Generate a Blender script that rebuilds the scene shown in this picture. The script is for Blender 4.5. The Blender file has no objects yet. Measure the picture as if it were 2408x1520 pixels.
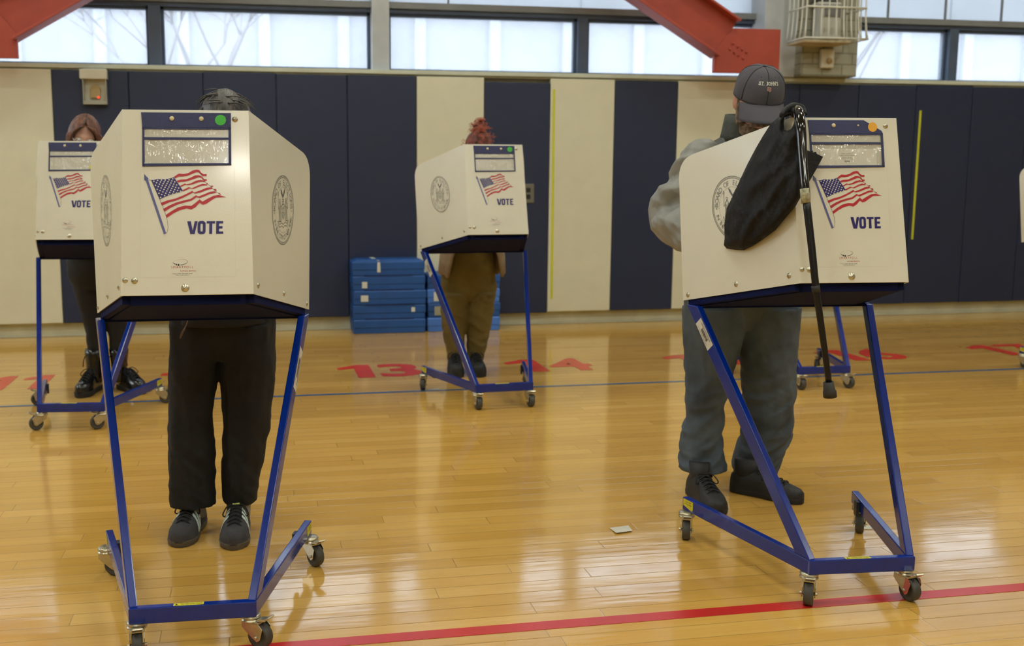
import bpy, bmesh, math, random
from math import pi, sin, cos, radians, sqrt, hypot, atan2
from mathutils import Vector, Matrix, noise
from mathutils.geometry import tessellate_polygon, delaunay_2d_cdt
random.seed(7)
V = Vector
SC = bpy.context.scene
COL = SC.collection
CUR = {}

# ------------------------------------------------------------------ camera model
CX, CY, FP = 1026.426, 736.356, 2366.34
PITCH, YAW, ROLL, CH = .13417, -.17868, .00088, 1.36
_f = V((-sin(YAW)*cos(PITCH), cos(YAW)*cos(PITCH), -sin(PITCH)))
_r = V((cos(YAW), sin(YAW), 0)); _u = _r.cross(_f)
_r2 = _r*cos(ROLL)+_u*sin(ROLL); _u2 = _u*cos(ROLL)-_r*sin(ROLL)
def ray(u, v): return _f+_r2*((u-CX)/FP)+_u2*((CY-v)/FP)
def at(u, v, y):
    d = ray(u, v); return V((0, 0, CH))+d*(y/d.y)
def fl(u, v, z=0.0):
    d = ray(u, v); return V((0, 0, CH))+d*((z-CH)/d.z)
cam = bpy.data.cameras.new('camera'); co = bpy.data.objects.new('camera', cam); COL.objects.link(co)
co.matrix_world = Matrix(((_r2.x, _u2.x, -_f.x, 0), (_r2.y, _u2.y, -_f.y, 0), (_r2.z, _u2.z, -_f.z, CH), (0, 0, 0, 1)))
cam.sensor_fit = 'HORIZONTAL'; cam.sensor_width = 36; cam.lens = FP/2408*36
cam.shift_x = (1204-CX)/2408; cam.shift_y = (CY-760)/2408
cam.clip_end = 200
cam.dof.use_dof = True; cam.dof.focus_distance = 3.25; cam.dof.aperture_fstop = 3.6
SC.camera = co

# ------------------------------------------------------------------ materials
def s2l(c):
    c = c/255.0
    return c/12.92 if c <= .04045 else ((c+.055)/1.055)**2.4
def rgb(c): return (s2l(c[0]), s2l(c[1]), s2l(c[2]), 1)
MATS = {}
def newmat(name):
    m = bpy.data.materials.new(name); m.use_nodes = True
    nt = m.node_tree; nt.nodes.clear()
    out = nt.nodes.new('ShaderNodeOutputMaterial')
    return m, nt, out
def N(nt, t, **k):
    n = nt.nodes.new(t)
    for a, b in k.items():
        if a.startswith('i_'):
            key = a[2:].replace('_', ' ')
            n.inputs[key].default_value = b
        else: setattr(n, a, b)
    return n
def L(nt, a, b): nt.links.new(a, b)
def mat(name, c, rough=.5, metal=0.0, var=.06, vs=6.0, bump=0.0, bs=60.0, stretch=(1, 1, 1), coat=0.0, spec=.5, c2=None, sheen=0.0, sss=0.0):
    if name in MATS: return MATS[name]
    m, nt, out = newmat(name)
    p = N(nt, 'ShaderNodeBsdfPrincipled'); L(nt, p.outputs[0], out.inputs[0])
    p.inputs['Roughness'].default_value = rough; p.inputs['Metallic'].default_value = metal
    p.inputs['Specular IOR Level'].default_value = spec; p.inputs['Coat Weight'].default_value = coat
    p.inputs['Sheen Weight'].default_value = sheen
    if sss: p.inputs['Subsurface Weight'].default_value = sss; p.inputs['Subsurface Scale'].default_value = .01
    tc = N(nt, 'ShaderNodeTexCoord'); mp = N(nt, 'ShaderNodeMapping'); mp.inputs['Scale'].default_value = stretch
    L(nt, tc.outputs['Object'], mp.inputs[0])
    nz = N(nt, 'ShaderNodeTexNoise', i_Scale=vs, i_Detail=5.0); L(nt, mp.outputs[0], nz.inputs['Vector'])
    mx = N(nt, 'ShaderNodeMix', data_type='RGBA')
    a = rgb(c)
    if c2: A, B = a, rgb(c2)
    else:
        A = tuple(min(1, x*(1-var)) for x in a[:3])+(1,); B = tuple(min(1, x*(1+var)) for x in a[:3])+(1,)
    mx.inputs[6].default_value = A; mx.inputs[7].default_value = B
    rp = N(nt, 'ShaderNodeMapRange'); rp.inputs[1].default_value = .35; rp.inputs[2].default_value = .65
    L(nt, nz.outputs[0], rp.inputs[0]); L(nt, rp.outputs[0], mx.inputs[0]); L(nt, mx.outputs[2], p.inputs['Base Color'])
    if bump:
        n2 = N(nt, 'ShaderNodeTexNoise', i_Scale=bs, i_Detail=3.0); L(nt, mp.outputs[0], n2.inputs['Vector'])
        b = N(nt, 'ShaderNodeBump', i_Strength=bump, i_Distance=.01); L(nt, n2.outputs[0], b.inputs['Height']); L(nt, b.outputs[0], p.inputs['Normal'])
    MATS[name] = m
    return m

def floor_mat():
    m, nt, out = newmat('maple_boards')
    p = N(nt, 'ShaderNodeBsdfPrincipled'); L(nt, p.outputs[0], out.inputs[0])
    tc = N(nt, 'ShaderNodeTexCoord'); sx = N(nt, 'ShaderNodeSeparateXYZ'); L(nt, tc.outputs['Object'], sx.inputs[0])
    def M(op, a, b=None, c=None):
        n = N(nt, 'ShaderNodeMath', operation=op)
        for i, x in enumerate((a, b, c)):
            if x is None: continue
            if isinstance(x, (int, float)): n.inputs[i].default_value = x
            else: L(nt, x, n.inputs[i])
        return n.outputs[0]
    W_, LN = .083, 1.15
    yr = M('DIVIDE', sx.outputs[1], W_); row = M('FLOOR', yr); fy = M('FRACT', yr)
    wn = N(nt, 'ShaderNodeTexWhiteNoise', noise_dimensions='1D'); L(nt, row, wn.inputs['W'])
    xr = M('ADD', M('DIVIDE', sx.outputs[0], LN), M('MULTIPLY', wn.outputs[0], 9.7)); colm = M('FLOOR', xr); fx = M('FRACT', xr)
    cb = N(nt, 'ShaderNodeCombineXYZ'); L(nt, row, cb.inputs[0]); L(nt, colm, cb.inputs[1])
    w2 = N(nt, 'ShaderNodeTexWhiteNoise', noise_dimensions='3D'); L(nt, cb.outputs[0], w2.inputs['Vector'])
    # grain
    mp = N(nt, 'ShaderNodeMapping'); mp.inputs['Scale'].default_value = (1.2, 22, 1); L(nt, tc.outputs['Object'], mp.inputs[0])
    ad = N(nt, 'ShaderNodeVectorMath', operation='ADD'); L(nt, mp.outputs[0], ad.inputs[0]); L(nt, w2.outputs[1], ad.inputs[1])
    gr = N(nt, 'ShaderNodeTexNoise', i_Scale=2.6, i_Detail=6.0, i_Distortion=.6); L(nt, ad.outputs[0], gr.inputs['Vector'])
    mpb = N(nt, 'ShaderNodeMapping'); mpb.inputs['Scale'].default_value = (.5, 1.6, 1); L(nt, tc.outputs['Object'], mpb.inputs[0])
    bg = N(nt, 'ShaderNodeTexNoise', i_Scale=1.3, i_Detail=4.0); L(nt, mpb.outputs[0], bg.inputs['Vector'])
    r1 = N(nt, 'ShaderNodeValToRGB'); e = r1.color_ramp.elements
    e[0].position = 0; e[0].color = rgb(FLC[0]); e[1].position = 1; e[1].color = rgb(FLC[2])
    k = r1.color_ramp.elements.new(.5); k.color = rgb(FLC[1])
    t = M('ADD', M('MULTIPLY', w2.outputs[0], .42), M('ADD', M('MULTIPLY', gr.outputs[0], .55), M('MULTIPLY', M('SUBTRACT', bg.outputs[0], .5), .5)))
    L(nt, t, r1.inputs[0])
    # seams
    dy = M('MINIMUM', fy, M('SUBTRACT', 1, fy)); dx = M('MINIMUM', fx, M('SUBTRACT', 1, fx))
    sm = M('MINIMUM', M('MULTIPLY', dy, W_), M('MULTIPLY', dx, LN))
    mr = N(nt, 'ShaderNodeMapRange'); L(nt, sm, mr.inputs[0]); mr.inputs[1].default_value = .0004; mr.inputs[2].default_value = .0022
    mr.inputs[3].default_value = .55; mr.inputs[4].default_value = 1.0
    mx = N(nt, 'ShaderNodeMix', data_type='RGBA', blend_type='MULTIPLY'); mx.inputs[0].default_value = 1
    L(nt, r1.outputs[0], mx.inputs[6]); L(nt, mr.outputs[0], mx.inputs[7]); L(nt, mx.outputs[2], p.inputs['Base Color'])
    # varnish
    sc = N(nt, 'ShaderNodeTexNoise', i_Scale=9.0, i_Detail=4.0); L(nt, tc.outputs['Object'], sc.inputs['Vector'])
    rr = N(nt, 'ShaderNodeMapRange'); rr.inputs[3].default_value = .06; rr.inputs[4].default_value = .17; L(nt, sc.outputs[0], rr.inputs[0])
    L(nt, rr.outputs[0], p.inputs['Roughness']); p.inputs['Specular IOR Level'].default_value = .85
    mpw = N(nt, 'ShaderNodeMapping'); mpw.inputs['Scale'].default_value = (1, 6, 1); L(nt, tc.outputs['Object'], mpw.inputs[0])
    wv = N(nt, 'ShaderNodeTexNoise', i_Scale=3.0, i_Detail=2.0); L(nt, mpw.outputs[0], wv.inputs['Vector'])
    # every board lies at its own tiny tilt
    h = M('ADD', M('MULTIPLY', wv.outputs[0], .0012), M('ADD', M('MULTIPLY', mr.outputs[0], .0006), M('MULTIPLY', M('MULTIPLY', M('SUBTRACT', w2.outputs[0], .5), fy), .0011)))
    b = N(nt, 'ShaderNodeBump', i_Strength=.55, i_Distance=1.0); L(nt, h, b.inputs['Height']); L(nt, b.outputs[0], p.inputs['Normal'])
    return m
FLC = [(184, 139, 62), (203, 157, 76), (216, 174, 98)]

def glass_mat(name, tint, scatter, col=(.9, .95, 1, 1)):
    m, nt, out = newmat(name)
    tr = N(nt, 'ShaderNodeBsdfTransparent'); tr.inputs[0].default_value = tint
    tl = N(nt, 'ShaderNodeBsdfTranslucent'); tl.inputs[0].default_value = col
    tc = N(nt, 'ShaderNodeTexCoord'); nz = N(nt, 'ShaderNodeTexNoise', i_Scale=2.2, i_Detail=4.0); L(nt, tc.outputs['Object'], nz.inputs['Vector'])
    mr = N(nt, 'ShaderNodeMapRange'); mr.inputs[3].default_value = max(0, scatter-.12); mr.inputs[4].default_value = min(1, scatter+.12); L(nt, nz.outputs[0], mr.inputs[0])
    mx = N(nt, 'ShaderNodeMixShader'); L(nt, mr.outputs[0], mx.inputs[0]); L(nt, tr.outputs[0], mx.inputs[1]); L(nt, tl.outputs[0], mx.inputs[2])
    gl = N(nt, 'ShaderNodeBsdfGlossy', i_Roughness=.05); m2 = N(nt, 'ShaderNodeMixShader'); m2.inputs[0].default_value = .04
    L(nt, mx.outputs[0], m2.inputs[1]); L(nt, gl.outputs[0], m2.inputs[2]); L(nt, m2.outputs[0], out.inputs[0])
    return m
def vinyl_mat():
    m, nt, out = newmat('clear_vinyl')
    tr = N(nt, 'ShaderNodeBsdfTransparent'); tr.inputs[0].default_value = (.93, .93, .93, 1)
    gl = N(nt, 'ShaderNodeBsdfGlossy', i_Roughness=.09)
    tc = N(nt, 'ShaderNodeTexCoord'); mp = N(nt, 'ShaderNodeMapping'); mp.inputs['Scale'].default_value = (26, 26, 5); L(nt, tc.outputs['Object'], mp.inputs[0])
    nz = N(nt, 'ShaderNodeTexNoise', i_Scale=1.5, i_Detail=2.0, i_Distortion=.9); L(nt, mp.outputs[0], nz.inputs['Vector'])
    b = N(nt, 'ShaderNodeBump', i_Strength=1.0, i_Distance=.012); L(nt, nz.outputs[0], b.inputs['Height']); L(nt, b.outputs[0], gl.inputs['Normal'])
    mx = N(nt, 'ShaderNodeMixShader'); mx.inputs[0].default_value = .10
    L(nt, tr.outputs[0], mx.inputs[1]); L(nt, gl.outputs[0], mx.inputs[2]); L(nt, mx.outputs[0], out.inputs[0])
    return m
def brickish(name, c, mortar, w, h, ms=.004, axis='XZ', rough=.8):
    m, nt, out = newmat(name)
    p = N(nt, 'ShaderNodeBsdfPrincipled', i_Roughness=rough); L(nt, p.outputs[0], out.inputs[0])
    tc = N(nt, 'ShaderNodeTexCoord'); sx = N(nt, 'ShaderNodeSeparateXYZ'); cb = N(nt, 'ShaderNodeCombineXYZ')
    L(nt, tc.outputs['Object'], sx.inputs[0]); L(nt, sx.outputs['XYZ'.index(axis[0])], cb.inputs[0]); L(nt, sx.outputs['XYZ'.index(axis[1])], cb.inputs[1])
    br = N(nt, 'ShaderNodeTexBrick'); L(nt, cb.outputs[0], br.inputs[0])
    br.inputs['Color1'].default_value = rgb(c); br.inputs['Color2'].default_value = rgb([x*.92 for x in c]); br.inputs['Mortar'].default_value = rgb(mortar)
    br.inputs['Scale'].default_value = 1; br.inputs['Brick Width'].default_value = w; br.inputs['Row Height'].default_value = h; br.inputs['Mortar Size'].default_value = ms
    L(nt, br.outputs[0], p.inputs['Base Color'])
    return m

# ------------------------------------------------------------------ mesh builder
class MB:
    def __init__(s): s.v = []; s.f = []; s.m = []; s.s = []
    def add(s, vs, fs, mi=0, sm=False):
        o = len(s.v); s.v += [V(x) for x in vs]
        for f in fs: s.f.append([o+i for i in f]); s.m.append(mi); s.s.append(sm)
        return s
    def box(s, a, b, mi=0, M=None):
        x0, y0, z0 = a; x1, y1, z1 = b
        vs = [V(p) for p in ((x0, y0, z0), (x1, y0, z0), (x1, y1, z0), (x0, y1, z0), (x0, y0, z1), (x1, y0, z1), (x1, y1, z1), (x0, y1, z1))]
        if M: vs = [M @ p for p in vs]
        return s.add(vs, [(0, 3, 2, 1), (4, 5, 6, 7), (0, 1, 5, 4), (1, 2, 6, 5), (2, 3, 7, 6), (3, 0, 4, 7)], mi)
    def prism(s, pts, off, mi=0):
        """polygon (3D points, may be concave) extruded by the vector off"""
        n = len(pts); off = V(off); pts = [V(p) for p in pts]
        tri = tessellate_polygon([pts])
        vs = pts+[p+off for p in pts]
        fs = [tuple(t) for t in tri]+[tuple(n+i for i in reversed(t)) for t in tri]+[(i, (i+1) % n, n+(i+1) % n, n+i) for i in range(n)]
        return s.add(vs, fs, mi)
    def bar(s, a, b, side, w, h, mi=0):
        """rectangular bar a->b; w across 'side', h across the third direction"""
        a, b = V(a), V(b); d = (b-a).normalized(); sd = V(side).normalized(); sd = (sd-d*sd.dot(d)).normalized(); up = d.cross(sd)
        vs = []
        for p in (a, b):
            for i, j in ((-1, -1), (1, -1), (1, 1), (-1, 1)): vs.append(p+sd*(i*w/2)+up*(j*h/2))
        return s.add(vs, [(0, 1, 2, 3), (7, 6, 5, 4), (0, 4, 5, 1), (1, 5, 6, 2), (2, 6, 7, 3), (3, 7, 4, 0)], mi)
    def loft(s, secs, n=20, mi=0, sm=True, cap=True, disp=None):
        """secs: (centre, axisA, axisB) with axis vectors carrying the radii"""
        vs = []
        for k, (c, a, b) in enumerate(secs):
            for i in range(n):
                t = 2*pi*i/n; p = V(c)+V(a)*cos(t)+V(b)*sin(t)
                if disp: p = disp(p, V(c), k, t)
                vs.append(p)
        fs = []
        K = len(secs)
        for k in range(K-1):
            for i in range(n):
                j = (i+1) % n; fs.append((k*n+i, k*n+j, (k+1)*n+j, (k+1)*n+i))
        if cap: fs.append(tuple(range(n-1, -1, -1))); fs.append(tuple((K-1)*n+i for i in range(n)))
        return s.add(vs, fs, mi, sm)
    def tube(s, pts, r, n=12, mi=0, sub=4, flat=1.0, up=(0, 0, 1), cap=True, sm=True, disp=None):
        pts = [V(p) for p in pts]; rs = r if isinstance(r, (list, tuple)) else [r]*len(pts)
        P, R = resample(pts, rs, sub)
        secs = []; prev = V(up)
        for i, p in enumerate(P):
            d = (P[min(i+1, len(P)-1)]-P[max(i-1, 0)])
            d = d.normalized() if d.length > 1e-9 else V((0, 0, 1))
            a = prev-d*prev.dot(d)
            if a.length < 1e-4: a = V((1, 0, 0))-d*d.x
            a.normalize(); b = d.cross(a); prev = a
            secs.append((p, a*R[i]*flat, b*R[i]))
        return s.loft(secs, n, mi, sm, cap, disp)
    def lathe(s, prof, n=24, mi=0, M=None, sm=True):
        """prof: (radius, z) list turned about z"""
        vs = []
        for r, z in prof:
            for i in range(n):
                t = 2*pi*i/n; vs.append(V((r*cos(t), r*sin(t), z)))
        if M: vs = [M @ p for p in vs]
        fs = []
        for k in range(len(prof)-1):
            for i in range(n):
                j = (i+1) % n; fs.append((k*n+i, k*n+j, (k+1)*n+j, (k+1)*n+i))
        fs.append(tuple(range(n-1, -1, -1))); fs.append(tuple((len(prof)-1)*n+i for i in range(n)))
        return s.add(vs, fs, mi, sm)
    def ball(s, c, r, n=16, mi=0, M=None):
        c = V(c); r = (r, r, r) if isinstance(r, (int, float)) else r
        pr = []
        m = n//2
        vs = []; fs = []
        for k in range(m+1):
            ph = pi*k/m
            for i in range(n):
                t = 2*pi*i/n; p = V((r[0]*sin(ph)*cos(t), r[1]*sin(ph)*sin(t), r[2]*cos(ph)))
                vs.append(c+(M @ p if M else p))
        for k in range(m):
            for i in range(n):
                j = (i+1) % n; fs.append((k*n+i, (k+1)*n+i, (k+1)*n+j, k*n+j))
        return s.add(vs, fs, mi, True)
    def build(s, name, mats, parent=None, origin=None, bevel=0, seg=2, remesh=0, smooth=0, loc=None, solid=0, link=True):
        me = bpy.data.meshes.new(name)
        o0 = V(origin) if origin is not None else V((0, 0, 0))
        me.from_pydata([tuple(p-o0) for p in s.v], [], s.f)
        if not isinstance(mats, (list, tuple)): mats = [mats]
        for m in mats: me.materials.append(m)
        me.polygons.foreach_set('material_index', s.m); me.polygons.foreach_set('use_smooth', s.s)
        bm = bmesh.new(); bm.from_mesh(me); bmesh.ops.remove_doubles(bm, verts=bm.verts, dist=1e-6)
        bmesh.ops.recalc_face_normals(bm, faces=bm.faces) if s.v and not getattr(s, 'flat', False) else None
        bm.to_mesh(me); bm.free()
        o = bpy.data.objects.new(name, me); COL.objects.link(o)
        if parent: o.parent = parent
        elif origin is not None: o.location = o0
        if loc is not None: o.location = loc
        if remesh:
            r = o.modifiers.new('r', 'REMESH'); r.mode = 'VOXEL'; r.voxel_size = remesh; r.use_smooth_shade = True
        if smooth:
            r = o.modifiers.new('s', 'SMOOTH'); r.factor = .5; r.iterations = smooth
        if solid:
            r = o.modifiers.new('t', 'SOLIDIFY'); r.thickness = solid; r.offset = 0
        if bevel:
            r = o.modifiers.new('b', 'BEVEL'); r.width = bevel; r.segments = seg; r.limit_method = 'ANGLE'; r.angle_limit = radians(40)
        return o
def resample(P, R, sub):
    if sub <= 1 or len(P) < 3: 
        if len(P) == 2 and sub > 1:
            return [P[0].lerp(P[1], i/sub) for i in range(sub+1)], [R[0]+(R[1]-R[0])*i/sub for i in range(sub+1)]
        return P, R
    oP, oR = [], []
    for i in range(len(P)-1):
        p0, p1, p2, p3 = P[max(i-1, 0)], P[i], P[i+1], P[min(i+2, len(P)-1)]
        for k in range(sub):
            t = k/sub
            oP.append(.5*((2*p1)+(p2-p0)*t+(2*p0-5*p1+4*p2-p3)*t*t+(3*p1-p0-3*p2+p3)*t**3)); oR.append(R[i]+(R[i+1]-R[i])*t)
    oP.append(P[-1]); oR.append(R[-1])
    return oP, oR

def empty(name, loc=(0, 0, 0), rz=0):
    o = bpy.data.objects.new(name, None); COL.objects.link(o); o.location = loc; o.rotation_euler = (0, 0, rz); o.empty_display_size = .1
    return o
def tag(o, label, cat, group=None, kind=None):
    o['label'] = label; o['category'] = cat
    if group: o['group'] = group
    if kind: o['kind'] = kind
    return o
def struct(o, label=None):
    o['kind'] = 'structure'
    if label: o['label'] = label
    return o

# text glyphs, flat, from the built-in font
_T = {}
def glyphs(s, bold=0.0, spacing=1.0):
    k = (s, bold, spacing)
    if k in _T: return _T[k]
    cu = bpy.data.curves.new('t', 'FONT'); cu.body = s; cu.offset = bold; cu.space_character = spacing; cu.resolution_u = 3; cu.size = 1
    o = bpy.data.objects.new('t', cu); COL.objects.link(o)
    bpy.context.view_layer.update()
    dg = bpy.context.evaluated_depsgraph_get(); e = o.evaluated_get(dg); me = e.to_mesh()
    vs = [(v.co.x, v.co.y) for v in me.vertices]; fs = [tuple(p.vertices) for p in me.polygons]
    e.to_mesh_clear(); bpy.data.objects.remove(o); bpy.data.curves.remove(cu)
    _T[k] = (vs, fs); return _T[k]
def put_text(mb, s, fn, x, y, w=None, h=None, bold=0.0, spacing=1.0, mi=0, centre=True, rot=0.0):
    """lay text through fn(u, v) with v pointing down; fitted to width w (and height h)"""
    vs, fs = glyphs(s, bold, spacing)
    if not vs: return
    x0 = min(a for a, b in vs); x1 = max(a for a, b in vs); y0 = min(b for a, b in vs); y1 = max(b for a, b in vs)
    sx = w/(x1-x0) if w else None; sy = h/(y1-y0) if h else None
    if sx is None: sx = sy
    if sy is None: sy = sx
    c, s_ = cos(rot), sin(rot); out = []
    for a, b in vs:
        p, q = (a-(x0+x1)/2)*sx, -(b-(y0+y1)/2)*sy
        if not centre: p += (x1-x0)/2*sx
        out.append(fn(x+p*c-q*s_, y+p*s_+q*c))
    mb.add(out, fs, mi)
def put_poly(mb, pts, fn, mi=0):
    if len(pts) < 5 and len(pts) > 2 and False: pass
    tri = tessellate_polygon([[V((p[0], p[1], 0)) for p in pts]])
    mb.add([fn(*p) for p in pts], [tuple(t) for t in tri], mi)
def put_ring(mb, cx, cy, r0, r1, fn, mi=0, n=64, a0=0, a1=2*pi, ey=1.0):
    vs = []; 
    for i in range(n+1):
        t = a0+(a1-a0)*i/n
        vs.append(fn(cx+r0*cos(t), cy+r0*sin(t)*ey)); vs.append(fn(cx+r1*cos(t), cy+r1*sin(t)*ey))
    mb.add(vs, [(2*i, 2*i+1, 2*i+3, 2*i+2) for i in range(n)], mi)
def put_line(mb, pts, w, fn, mi=0):
    for (a, b), (c, d) in zip(pts, pts[1:]):
        l = hypot(c-a, d-b) or 1; nx, ny = -(d-b)/l*w/2, (c-a)/l*w/2
        mb.add([fn(a+nx, b+ny), fn(c+nx, d+ny), fn(c-nx, d-ny), fn(a-nx, b-ny)], [(0, 1, 2, 3)], mi)
def put_disc(mb, cx, cy, r, fn, mi=0, n=20, ry=None):
    ry = ry or r
    mb.add([fn(cx+r*cos(2*pi*i/n), cy+ry*sin(2*pi*i/n)) for i in range(n)], [tuple(range(n))], mi)
# ------------------------------------------------------------------ palette
M_CREAM_PAD = mat('cream_pad_vinyl', (208, 206, 184), .55, bump=.06, bs=200, var=.02)
M_NAVY_PAD = mat('navy_pad_vinyl', (26, 38, 68), .5, bump=.06, bs=200, var=.04)
M_RAIL = mat('cream_painted_rail', (188, 194, 180), .5)
M_BASE = mat('grey_base_moulding', (196, 198, 178), .5, var=.08)
M_WALL = mat('painted_block_wall', (196, 192, 176), .8)
M_WHITEWALL = mat('warm_white_paint', (206, 200, 184), .85)
M_MULL = mat('slate_window_frame', (70, 84, 108), .5)
M_HEAD = mat('grey_window_head', (120, 124, 128), .5)
M_WCOL = mat('pale_grey_column_paint', (176, 182, 188), .5)
M_RED = mat('red_oxide_steel_paint', (162, 66, 50), .5, var=.12, vs=3)
M_PANEL = mat('white_booth_plastic', (214, 213, 201), .12, var=.015, bump=.03, bs=300, coat=.4)
for _n in M_PANEL.node_tree.nodes:
    if _n.type == 'BSDF_PRINCIPLED': _n.inputs['Coat Roughness'].default_value = .11; _n.inputs['Roughness'].default_value = .2
M_BLUE = mat('cobalt_powder_coat', (2, 38, 130), .18, var=.08, vs=12, coat=.15)
M_NAVYSTEEL = mat('dark_blue_tray_paint', (20, 28, 74), .85, var=.1, spec=.08)
M_BOARD = mat('particle_board', (132, 104, 78), .9, var=.15, vs=60, spec=.1)
M_ZINC = mat('zinc_plated_steel', (196, 190, 168), .3, metal=.85, var=.12, vs=30)
M_TYRE = mat('grey_rubber_tread', (66, 64, 60), .6, var=.12, vs=30)
M_BLACKRUB = mat('black_rubber', (28, 28, 28), .6)
M_NAVYCLOTH = mat('navy_vinyl_binding', (40, 46, 92), .55, bump=.2, bs=500, var=.08)
M_PRINTBLUE = mat('print_navy_blue', (30, 20, 104), .35, var=.02)
M_PRINTRED = mat('print_red', (176, 24, 44), .35, var=.02)
M_PRINTWHITE = mat('print_white', (226, 224, 214), .35, var=.02)
M_POLE = mat('print_slate_blue', (88, 92, 150), .35, var=.03)
M_SEAL = mat('print_seal_grey', (92, 94, 92), .4, var=.03)
M_LINE = mat('print_black', (30, 30, 44), .4, var=.03)
M_LOGORED = mat('print_brick_red', (178, 70, 66), .4, var=.03)
M_GREEN = mat('green_paper_dot', (64, 176, 62), .6, var=.03)
M_ORANGE = mat('amber_paper_dot', (222, 164, 48), .6, var=.03)
M_YELLOW = mat('yellow_warning_film', (206, 196, 44), .45, var=.2, vs=120)
M_LABEL = mat('white_paper_label', (200, 198, 188), .6, var=.06, vs=40)
M_VINYL = vinyl_mat()
M_SNAP = mat('ivory_snap', (206, 194, 158), .3)

# ------------------------------------------------------------------ voting booth geometry
FT, FB = V((.181, .122, 1.555)), V((.187, 0, 1.022))
RB, VT = V((.359, .581, .898)), V((.3725, .645, 1.427))
EV = V((0, FB.y-FT.y, FB.z-FT.z)); PH = EV.length; EV.normalize(); NF = V((0, EV.z, -EV.y)).normalized()   # faces the viewer
def PF(u, v, h=.0008): return V((u, FT.y, FT.z))+EV*v+NF*h
def Zc(x, y):                      # picture-of-the-panel units -> panel metres
    px, py = 320+x/4.75, 255+y/4.75
    t = (py-262)/436; return ((px-(435+9.5*t))/(818+30*t), PH*t*818/(848-30*t))
def ZP(x, y): return PF(*Zc(x, y))
def ZPh(h): return lambda x, y: PF(*Zc(x, y), h)
def side_pt(sg, a, b, h=.0):
    """a: 0 front .. 1 rear, b: 0 top .. 1 bottom on the outer face of a side panel"""
    f = lambda p: V((p.x*sg, p.y, p.z))
    top = f(FT).lerp(f(VT), a); bot = f(FB).lerp(f(RB), a)
    n = (f(RB)-f(FB)).cross(f(FT)-f(FB)).normalized()
    if n.x*sg < 0: n.negate()
    return top.lerp(bot, b)+n*h

def mesh_of(o):
    return o
PROTO = {}
def proto(key, fn):
    if key not in PROTO: 
        o = fn(); PROTO[key] = o; COL.objects.unlink(o); 
    return PROTO[key]
def place(key, fn, parent, name=None):
    o = proto(key, fn).copy(); o.name = name or key; COL.objects.link(o); o.parent = parent
    return o

def f_front():
    m = MB(); m.prism([PF(-FT.x, 0, 0), PF(FT.x, 0, 0), PF(FB.x, PH, 0), PF(-FB.x, PH, 0)], -NF*.004)
    return m.build('front_panel', M_PANEL, bevel=.0012)
def f_side(sg):
    # grid over the slightly twisted sheet, the upper rear corner rounded off
    ra, rb = .15, .14; out = [(0, 1), (0, .75), (0, .5), (0, .25), (0, 0), (.25, 0), (.5, 0), (1-ra, 0)]
    for i in range(1, 10):
        t = i/10; out.append((1-ra*(1-t)**2, rb*t*t))
    out += [(1, rb), (1, .4), (1, .7), (1, 1), (.75, 1), (.5, 1), (.25, 1)]
    k = len(out); pts = [V((a, b)) for a, b in out]
    for i in range(1, 12):
        for j in range(1, 12):
            a, b = i/12, j/12
            if a > 1-ra*1.1 and b < rb*1.1: continue
            pts.append(V((a, b)))
    r = delaunay_2d_cdt(pts, [(i, (i+1) % k) for i in range(k)], [list(range(k))], 1, 1e-6)
    vs = [side_pt(sg, p.x, p.y) for p in r[0]]; vb = [side_pt(sg, p.x, p.y, -.004) for p in r[0]]; n = len(vs)
    m = MB(); m.add(vs+vb, [tuple(f) for f in r[2]]+[tuple(n+i for i in reversed(f)) for f in r[2]], 0, False)
    m.add([vs[i] for i in range(k)]+[vb[i] for i in range(k)], [(i, (i+1) % k, k+(i+1) % k, k+i) for i in range(k)])
    return m.build('side_panel', M_PANEL)
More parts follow.
